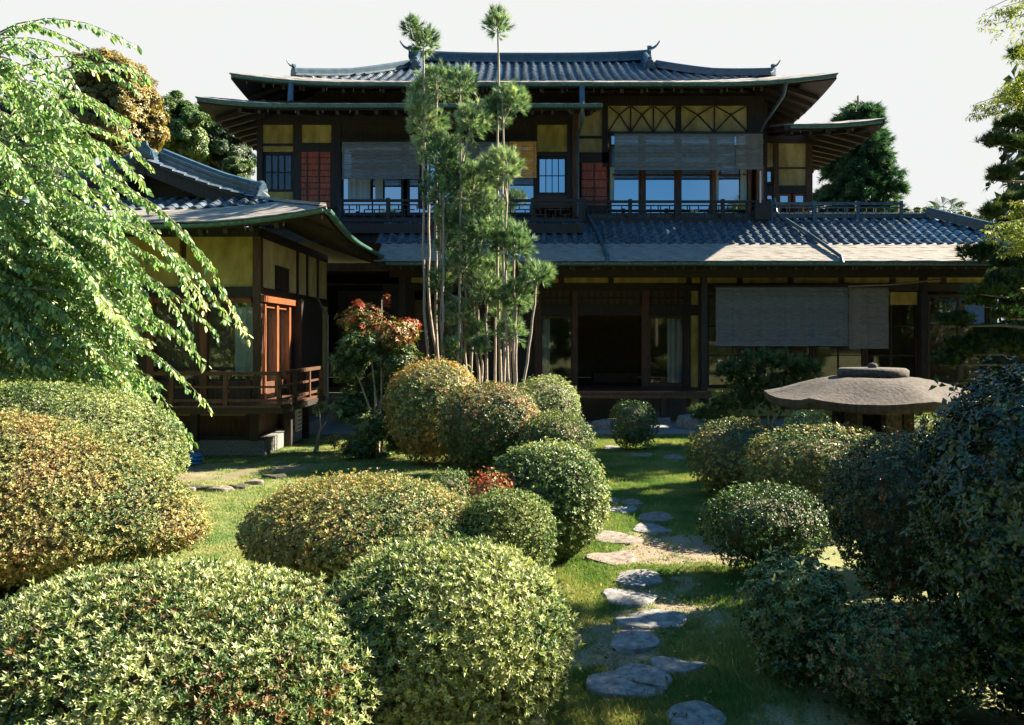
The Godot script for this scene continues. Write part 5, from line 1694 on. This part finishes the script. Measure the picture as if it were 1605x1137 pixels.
func _ready() -> void:
	# --- camera
	var cam := Camera3D.new()
	cam.name = "camera"
	cam.projection = Camera3D.PROJECTION_FRUSTUM
	cam.near = 0.1
	cam.far = 500.0
	cam.size = 0.1 * 1137.0 / F
	cam.frustum_offset = Vector2(802.5 - 825.0, 530.0 - 568.5) / F * 0.1
	cam.position = Vector3(0, EYE, 0)
	add_child(cam)
	cam.current = true
	# --- sky and exposure
	var env := Environment.new()
	env.background_mode = Environment.BG_SKY
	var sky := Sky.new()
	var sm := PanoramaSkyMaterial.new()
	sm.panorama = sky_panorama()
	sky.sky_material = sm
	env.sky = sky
	env.tonemap_mode = Environment.TONE_MAPPER_LINEAR
	env.tonemap_exposure = 5.2
	env.sdfgi_enabled = true
	env.ssao_enabled = true
	env.ssil_enabled = true
	var we := WorldEnvironment.new()
	we.name = "world_environment"
	we.environment = env
	add_child(we)
	# --- sun: from the right and a little behind the house front
	var sun := DirectionalLight3D.new()
	sun.name = "sun"
	var el := deg_to_rad(34.5)
	var back := deg_to_rad(20.0)
	var dir := Vector3(-cos(el) * cos(back), -sin(el), cos(el) * sin(back))
	sun.basis = Basis.looking_at(dir)
	sun.light_energy = 1.6
	sun.light_angular_distance = 0.5
	sun.light_color = Color(1.0, 0.945, 0.84)
	sun.shadow_enabled = true
	add_child(sun)
	# --- common matter
	rng.seed = 1
	noise.seed = 4
	noise.frequency = 0.01
	rough_noise.seed = 8
	rough_noise.frequency = 0.03
	make_materials()
	M.roof_tile.vertex_color_use_as_albedo = true
	M["tile"] = tile_mesh()
	make_ground()
	print("ground")
	main_house()
	house_wing()
	print("house")
	# --- garden floor
	var stones := stepping_stones()
	stone_lantern()
	hose()
	# --- clipped shrubs
	var az := [rosette(7, 0.028, 0.0095, 1.0, 101), rosette(5, 0.033, 0.010, 1.15, 111), rosette(8, 0.021, 0.009, 0.7, 121)]
	var az2 := [rosette(6, 0.025, 0.0105, 0.8, 102), rosette(5, 0.029, 0.010, 1.1, 112), rosette(8, 0.019, 0.009, 0.5, 122)]
	var wide := [rosette(5, 0.052, 0.026, 0.35, 103), rosette(4, 0.058, 0.024, 0.7, 113), rosette(6, 0.042, 0.022, 0.5, 123)]
	var big := [rosette(5, 0.058, 0.03, 0.25, 104), rosette(3, 0.066, 0.032, 0.5, 114), rosette(4, 0.048, 0.027, 0.0, 124)]
	var dk := Color(0.035, 0.075, 0.02)
	var gr := Color(0.11, 0.185, 0.065)
	var ye := Color(0.27, 0.32, 0.12)
	var pal_y := Color(0.45, 0.48, 0.24)
	var tan := Color(0.39, 0.30, 0.12)
	var brn := Color(0.25, 0.14, 0.06)
	var red := Color(0.30, 0.035, 0.02)
	var G := "clipped rounded shrubs of the garden"
	var L := [
		["broad pale yellow-green clipped azalea mound filling the near corner", {"px": 255, "d": 3.75, "rx": 1.02, "rz": 0.85, "h": 0.93, "p": 2.05, "pal": [brn, dk, gr, ye, pal_y, pal_y], "leaf": az, "step": 0.017, "bias": 0.12, "waist": 0.4, "patch": 130.0, "loose": 0.02}],
		["tall light yellow-green clipped azalea dome beside the stone path", {"px": 694, "d": 4.25, "rx": 0.635, "rz": 0.62, "h": 0.925, "pal": [dk, gr, ye, pal_y, ye], "leaf": az, "step": 0.017, "bias": 0.1, "waist": 0.5, "p": 2.35, "patch": 120.0}],
		["large golden-brown clipped azalea mound behind the pale near one", {"px": -45, "d": 6.8, "rx": 1.95, "rz": 1.1, "h": 1.38, "p": 1.65, "waist": 0.32, "pal": [dk, gr, ye, tan, ye, tan, brn], "leaf": az2, "step": 0.0205, "bias": 0.0, "patch": 80.0}],
		["smooth bright green clipped mound under the weeping branches", {"px": 45, "d": 9.4, "rx": 1.70, "rz": 1.1, "h": 1.44, "pal": [dk, gr, ye, ye, pal_y], "leaf": az2, "step": 0.025, "size": 1.15, "patch": 60.0}],
		["golden-tan clipped azalea mound with a dark leafy flank", {"px": 566, "d": 6.75, "rx": 1.0, "rz": 0.8, "h": 0.875, "p": 1.85, "pal": [dk, gr, ye, tan, tan, ye], "leaf": az2, "step": 0.0205, "bias": 0.15, "patch": 75.0, "waist": 0.5}],
		["rounded fresh green clipped shrub leaning over the path stones", {"px": 858, "d": 7.6, "rx": 0.54, "rz": 0.5, "h": 1.03, "pal": [dk, gr, gr, ye, pal_y], "leaf": az2, "step": 0.021, "size": 1.2, "patch": 90.0, "waist": 0.52}],
		["small dense green clipped ball in front of the rounded fresh green shrub", {"px": 797, "d": 6.6, "rx": 0.355, "rz": 0.33, "h": 0.78, "pal": [dk, gr, gr, ye, ye], "leaf": az, "step": 0.02, "size": 0.95, "waist": 0.55}],
		["small low green clipped shrub beside the red-leaved one", {"px": 702, "d": 8.4, "rx": 0.26, "h": 0.66, "pal": [dk, gr, gr, ye], "leaf": az2, "step": 0.03, "waist": 0.55}],
		["small shrub covered with bright red young leaves", {"px": 772, "d": 7.15, "rx": 0.21, "h": 0.84, "pal": [gr, ye, Color(0.38, 0.20, 0.07), Color(0.42, 0.08, 0.05), Color(0.40, 0.04, 0.03)], "leaf": az2, "step": 0.025, "waist": 0.6, "loose": 0.05, "bias": 0.35}],
		["orange-tipped tall clipped shrub at the feet of the cedars", {"px": 680, "d": 13.3, "rx": 0.76, "h": 1.64, "pal": [dk, gr, ye, tan, Color(0.38, 0.22, 0.06)], "bias": 0.25, "leaf": wide, "step": 0.038, "size": 0.72, "patch": 60.0, "loose": 0.06, "waist": 0.55}],
		["dark olive and bronze clipped dome between the cedars and the path", {"px": 768, "d": 12.0, "rx": 0.72, "h": 1.34, "pal": [dk, dk, gr, brn, tan, brn], "leaf": wide, "step": 0.036, "size": 0.65, "patch": 70.0, "waist": 0.55}],
		["light green clipped dome behind the bowed cedar stem", {"px": 851, "d": 13.6, "rx": 0.6, "h": 1.36, "pal": [dk, gr, ye, ye, pal_y], "leaf": wide, "step": 0.036, "size": 0.62, "waist": 0.55}],
		["mossy dark green clipped dome below the light green one", {"px": 872, "d": 11.4, "rx": 0.51, "h": 0.97, "pal": [dk, dk, gr, Color(0.14, 0.15, 0.03), ye], "leaf": az2, "step": 0.030, "size": 1.15, "waist": 0.55}],
		["lone dark green clipped ball standing before the open room", {"px": 994, "d": 14.9, "rx": 0.41, "h": 0.86, "pal": [dk, dk, gr, gr], "leaf": az2, "step": 0.04, "size": 1.3, "waist": 0.52, "p": 2.6}],
		["gold-topped clipped mound across the path from the green ball", {"px": 1160, "d": 10.3, "rx": 0.66, "rz": 0.6, "h": 0.98, "pal": [dk, gr, Color(0.16, 0.15, 0.03), tan, ye], "leaf": az2, "step": 0.034, "size": 1.1, "waist": 0.58}],
		["gold-tipped large clipped mound in front of the stone lantern", {"px": 1290, "d": 8.75, "rx": 0.83, "rz": 0.58, "h": 1.08, "pal": [dk, gr, gr, tan, ye, Color(0.34, 0.20, 0.07)], "leaf": az2, "step": 0.03, "size": 1.1, "waist": 0.6}],
		["low dark green clipped shrub bulging onto the path", {"px": 1200, "d": 7.0, "rx": 0.54, "rz": 0.46, "h": 0.76, "p": 2.0, "pal": [dk, dk, gr, gr], "leaf": az2, "step": 0.03, "size": 1.1, "waist": 0.55}],
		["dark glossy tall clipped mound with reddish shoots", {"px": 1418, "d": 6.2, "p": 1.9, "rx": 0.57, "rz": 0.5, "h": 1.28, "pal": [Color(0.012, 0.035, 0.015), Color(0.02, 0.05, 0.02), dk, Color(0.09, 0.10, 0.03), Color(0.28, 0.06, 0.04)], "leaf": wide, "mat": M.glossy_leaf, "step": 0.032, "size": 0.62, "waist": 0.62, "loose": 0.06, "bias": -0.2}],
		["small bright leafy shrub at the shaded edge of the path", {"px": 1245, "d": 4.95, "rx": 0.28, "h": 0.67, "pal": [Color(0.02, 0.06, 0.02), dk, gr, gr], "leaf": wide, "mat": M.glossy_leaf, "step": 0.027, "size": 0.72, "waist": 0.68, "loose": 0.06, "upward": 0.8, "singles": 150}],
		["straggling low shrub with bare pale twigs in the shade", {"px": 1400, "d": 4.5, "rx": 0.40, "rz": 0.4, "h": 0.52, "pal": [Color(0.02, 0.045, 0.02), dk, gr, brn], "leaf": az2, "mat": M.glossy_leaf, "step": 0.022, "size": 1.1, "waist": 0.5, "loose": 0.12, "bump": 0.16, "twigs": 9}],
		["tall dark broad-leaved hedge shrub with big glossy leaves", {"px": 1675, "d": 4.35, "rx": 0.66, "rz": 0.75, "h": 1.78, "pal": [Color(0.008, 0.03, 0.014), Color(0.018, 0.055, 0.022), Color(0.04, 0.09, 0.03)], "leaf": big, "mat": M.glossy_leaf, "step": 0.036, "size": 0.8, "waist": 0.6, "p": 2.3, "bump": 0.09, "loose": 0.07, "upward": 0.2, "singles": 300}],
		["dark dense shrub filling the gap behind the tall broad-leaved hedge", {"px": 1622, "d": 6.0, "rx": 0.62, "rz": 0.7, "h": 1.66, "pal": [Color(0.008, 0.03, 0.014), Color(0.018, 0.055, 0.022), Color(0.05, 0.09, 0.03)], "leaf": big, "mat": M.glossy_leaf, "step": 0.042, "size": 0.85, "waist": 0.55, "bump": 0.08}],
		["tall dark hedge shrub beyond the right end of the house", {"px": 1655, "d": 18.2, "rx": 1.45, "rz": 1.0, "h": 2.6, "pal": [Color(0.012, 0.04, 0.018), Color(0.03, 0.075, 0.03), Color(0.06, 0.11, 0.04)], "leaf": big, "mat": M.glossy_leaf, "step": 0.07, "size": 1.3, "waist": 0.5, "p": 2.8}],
		["yellow-green low shrub half hidden behind the lantern mound", {"px": 1268, "d": 11.6, "rx": 0.42, "h": 0.98, "pal": [gr, ye, pal_y], "leaf": az2, "step": 0.04, "size": 1.3}],
		["yellow-green clipped shrub showing beneath the lantern cap", {"px": 1468, "d": 10.9, "rx": 0.42, "h": 1.02, "pal": [gr, ye, pal_y], "leaf": az2, "step": 0.04, "size": 1.3}],
		["sunlit yellow and pink tipped shrub beside the lantern cap", {"px": 1540, "d": 7.4, "rx": 0.34, "h": 1.46, "pal": [dk, gr, ye, tan, Color(0.34, 0.14, 0.10)], "leaf": wide, "step": 0.036, "size": 0.7, "loose": 0.07, "waist": 0.7}],
	]
	for q in L:
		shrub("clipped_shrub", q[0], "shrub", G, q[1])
	print("shrubs")
	# --- loose shrubs
	var sp := rosette(7, 0.07, 0.022, 0.35, 105)
	var o1 := [Color(0.03, 0.08, 0.03), Color(0.08, 0.14, 0.05), Color(0.20, 0.24, 0.11)]
	var o2 := [Color(0.10, 0.15, 0.04), Color(0.20, 0.20, 0.06), Color(0.30, 0.20, 0.06), Color(0.32, 0.11, 0.035), Color(0.30, 0.07, 0.03)]
	var o3 := [Color(0.30, 0.07, 0.03), Color(0.33, 0.045, 0.025), Color(0.32, 0.14, 0.04)]
	loose_shrub("red_tipped_shrub", "loose leafy shrub with orange-red top leaves beside the wing", 14.0, [[570, 505, 52, 34, 620, o2], [615, 522, 50, 30, 560, o2], [570, 540, 52, 34, 620, o1], [628, 565, 42, 36, 520, o1], [545, 572, 40, 34, 520, o1], [606, 468, 7, 14, 26, o3], [562, 476, 12, 10, 40, o3], [642, 508, 22, 12, 80, o3],
		[560, 625, 46, 30, 420, o1], [585, 668, 46, 34, 520, o1], [600, 605, 36, 34, 380, o1], [625, 692, 34, 24, 260, o1], [560, 700, 40, 22, 320, o1], [590, 720, 44, 14, 260, o1], [540, 640, 30, 30, 300, o1], [625, 630, 34, 34, 340, o1]], [[575, 500], [610, 520], [550, 560], [625, 560], [590, 600], [565, 640], [598, 470]], sp, M.azalea_leaf, 585)
	loose_shrub("leafy_plant", "low broad-leaved plant in the dark gap under the wing veranda", 14.6, [[500, 640, 14, 14, 36, o1], [520, 690, 16, 12, 30, o1]], [[500, 640], [512, 660]], sp, M.glossy_leaf, 508)
	var low_tuft := needle_tuft(26, 0.10, 0.9, 0.006, 106)
	var pn := [Color(0.03, 0.07, 0.03), Color(0.07, 0.12, 0.045), Color(0.15, 0.19, 0.09)]
	loose_shrub("cushion_pine", "low spreading garden pine with needle cushions below the large blind", 15.5, [[1205, 566, 60, 16, 420, pn], [1255, 580, 36, 16, 260, pn], [1150, 582, 34, 16, 220, pn], [1200, 604, 75, 16, 420, pn], [1160, 630, 55, 18, 260, pn], [1240, 632, 50, 16, 260, pn], [1110, 650, 40, 16, 160, pn]], [[1205, 570], [1250, 585], [1150, 590], [1180, 620], [1240, 630]], low_tuft, M.needle, 1195)
	cedars()
	print("cedars")
	weeping_tree()
	print("weeping")
	garden_pines()
	maple()
	conifer()
	palm()
	# --- trees behind the house
	var far := rosette(6, 0.105, 0.05, 0.3, 107)
	broad_tree("golden_tree", "dense golden-brown round-crowned tree behind the wing roof", "trees behind the house", 175, 170, 75, 95, 24.0, far, M.azalea_leaf, [Color(0.14, 0.12, 0.03), Color(0.26, 0.20, 0.05), Color(0.36, 0.28, 0.08)], 190, 130, 0.85)
	broad_tree("broadleaf_tree", "bright green broadleaf tree between the golden tree and the house", "trees behind the house", 285, 205, 52, 55, 31.0, far, M.azalea_leaf, [Color(0.035, 0.09, 0.02), Color(0.09, 0.16, 0.035), Color(0.15, 0.22, 0.06)], 90, 120, 1.0)
	broad_tree("dark_tree", "dark green tree close behind the left eave of the house", "trees behind the house", 345, 225, 62, 60, 33.0, far, M.azalea_leaf, [Color(0.012, 0.04, 0.018), Color(0.03, 0.07, 0.025), Color(0.06, 0.10, 0.04)], 100, 120, 1.0)
	broad_tree("small_tree", "small light green tree seen under the left eave", "trees behind the house", 374, 272, 26, 30, 27.0, far, M.azalea_leaf, [Color(0.06, 0.12, 0.03), Color(0.12, 0.18, 0.05)], 40, 90, 0.8)
	broad_tree("shade_tree", "dark tree mass behind the wing at the far left", "trees behind the house", 20, 250, 110, 110, 27.0, far, M.azalea_leaf, [Color(0.012, 0.04, 0.018), Color(0.03, 0.07, 0.025), Color(0.07, 0.12, 0.04)], 130, 90, 1.1)
	for q in [[1440, 345, 34, 22], [1495, 350, 30, 20], [1530, 352, 24, 16]]:
		broad_tree("hedge_tree", "low sunlit yellow-green tree below the palm behind the lower roof", "trees below the palm", q[0], q[1], q[2], q[3], 27.0 + q[0] * 0.001, far, M.azalea_leaf, [Color(0.09, 0.15, 0.04), Color(0.19, 0.23, 0.06), Color(0.28, 0.29, 0.09)], 34, 70, 0.7)
	# --- the far side of the garden, behind the viewer: the trees that the ground-floor panes mirror
	var gp := [Color(0.012, 0.04, 0.018), Color(0.03, 0.075, 0.025), Color(0.06, 0.11, 0.035)]
	var huge := rosette(6, 0.5, 0.26, 0.3, 108)
	for k in 9:
		var x: float = -15.0 + k * 3.9
		garden_edge_tree(Vector3(x, 0, 6.0 + 2.2 * (k % 2) + absf(x) * -0.12), 3.0 + 0.4 * (k % 3), 7.2 + 1.1 * ((k * 5) % 4), huge, gp, ["broad dark evergreen at the garden edge opposite the house", "tall dark evergreen at the garden edge opposite the house"][k % 2])
	for q in [[8.6, 0.2, 2.0, 5.2], [-7.5, 1.5, 2.0, 5.4]]:  # unseen evergreens added to darken the fill light on the near shrubs
		garden_edge_tree(Vector3(q[0], 0, q[1]), q[2], q[3], rosette(6, 0.3, 0.15, 0.3, 110), gp, "rounded dark evergreen beside the viewing place")
	garden_edge_tree(Vector3(11.6, 0, -16.9), 2.0, 9.2, rosette(6, 0.26, 0.13, 0.3, 109), gp, "tall dark evergreen beyond the right end of the veranda")
	make_grass(stones)
	rng.seed = 88
	var lx := []
	var lc := []
	for k in 900:
		var p := at(rr(880, 1130), 530, rr(4.2, 8.5))
		p.y = rr(0.0, 0.015)
		lx.append(Transform3D(turned(Vector3(rr(-0.5, 0.5), rr(-0.3, 0.3), 1.0 + rr(0, 1)) if k % 3 else Vector3(rr(-1, 1), 0.4, rr(-1, 1)), rr(0.2, 0.45)), p))
		lc.append(pick([Color(0.10, 0.055, 0.02), Color(0.24, 0.14, 0.05), Color(0.34, 0.25, 0.11)], rr(-0.9, 0.9)))
	scatter(self, "fallen_leaves", single_leaf(0.088, 0.042), M.grass_blade, lx, lc)
	tag(get_node("fallen_leaves"), "small brown fallen leaves scattered over the path turf", "leaf litter", "", "stuff")
	print("done")
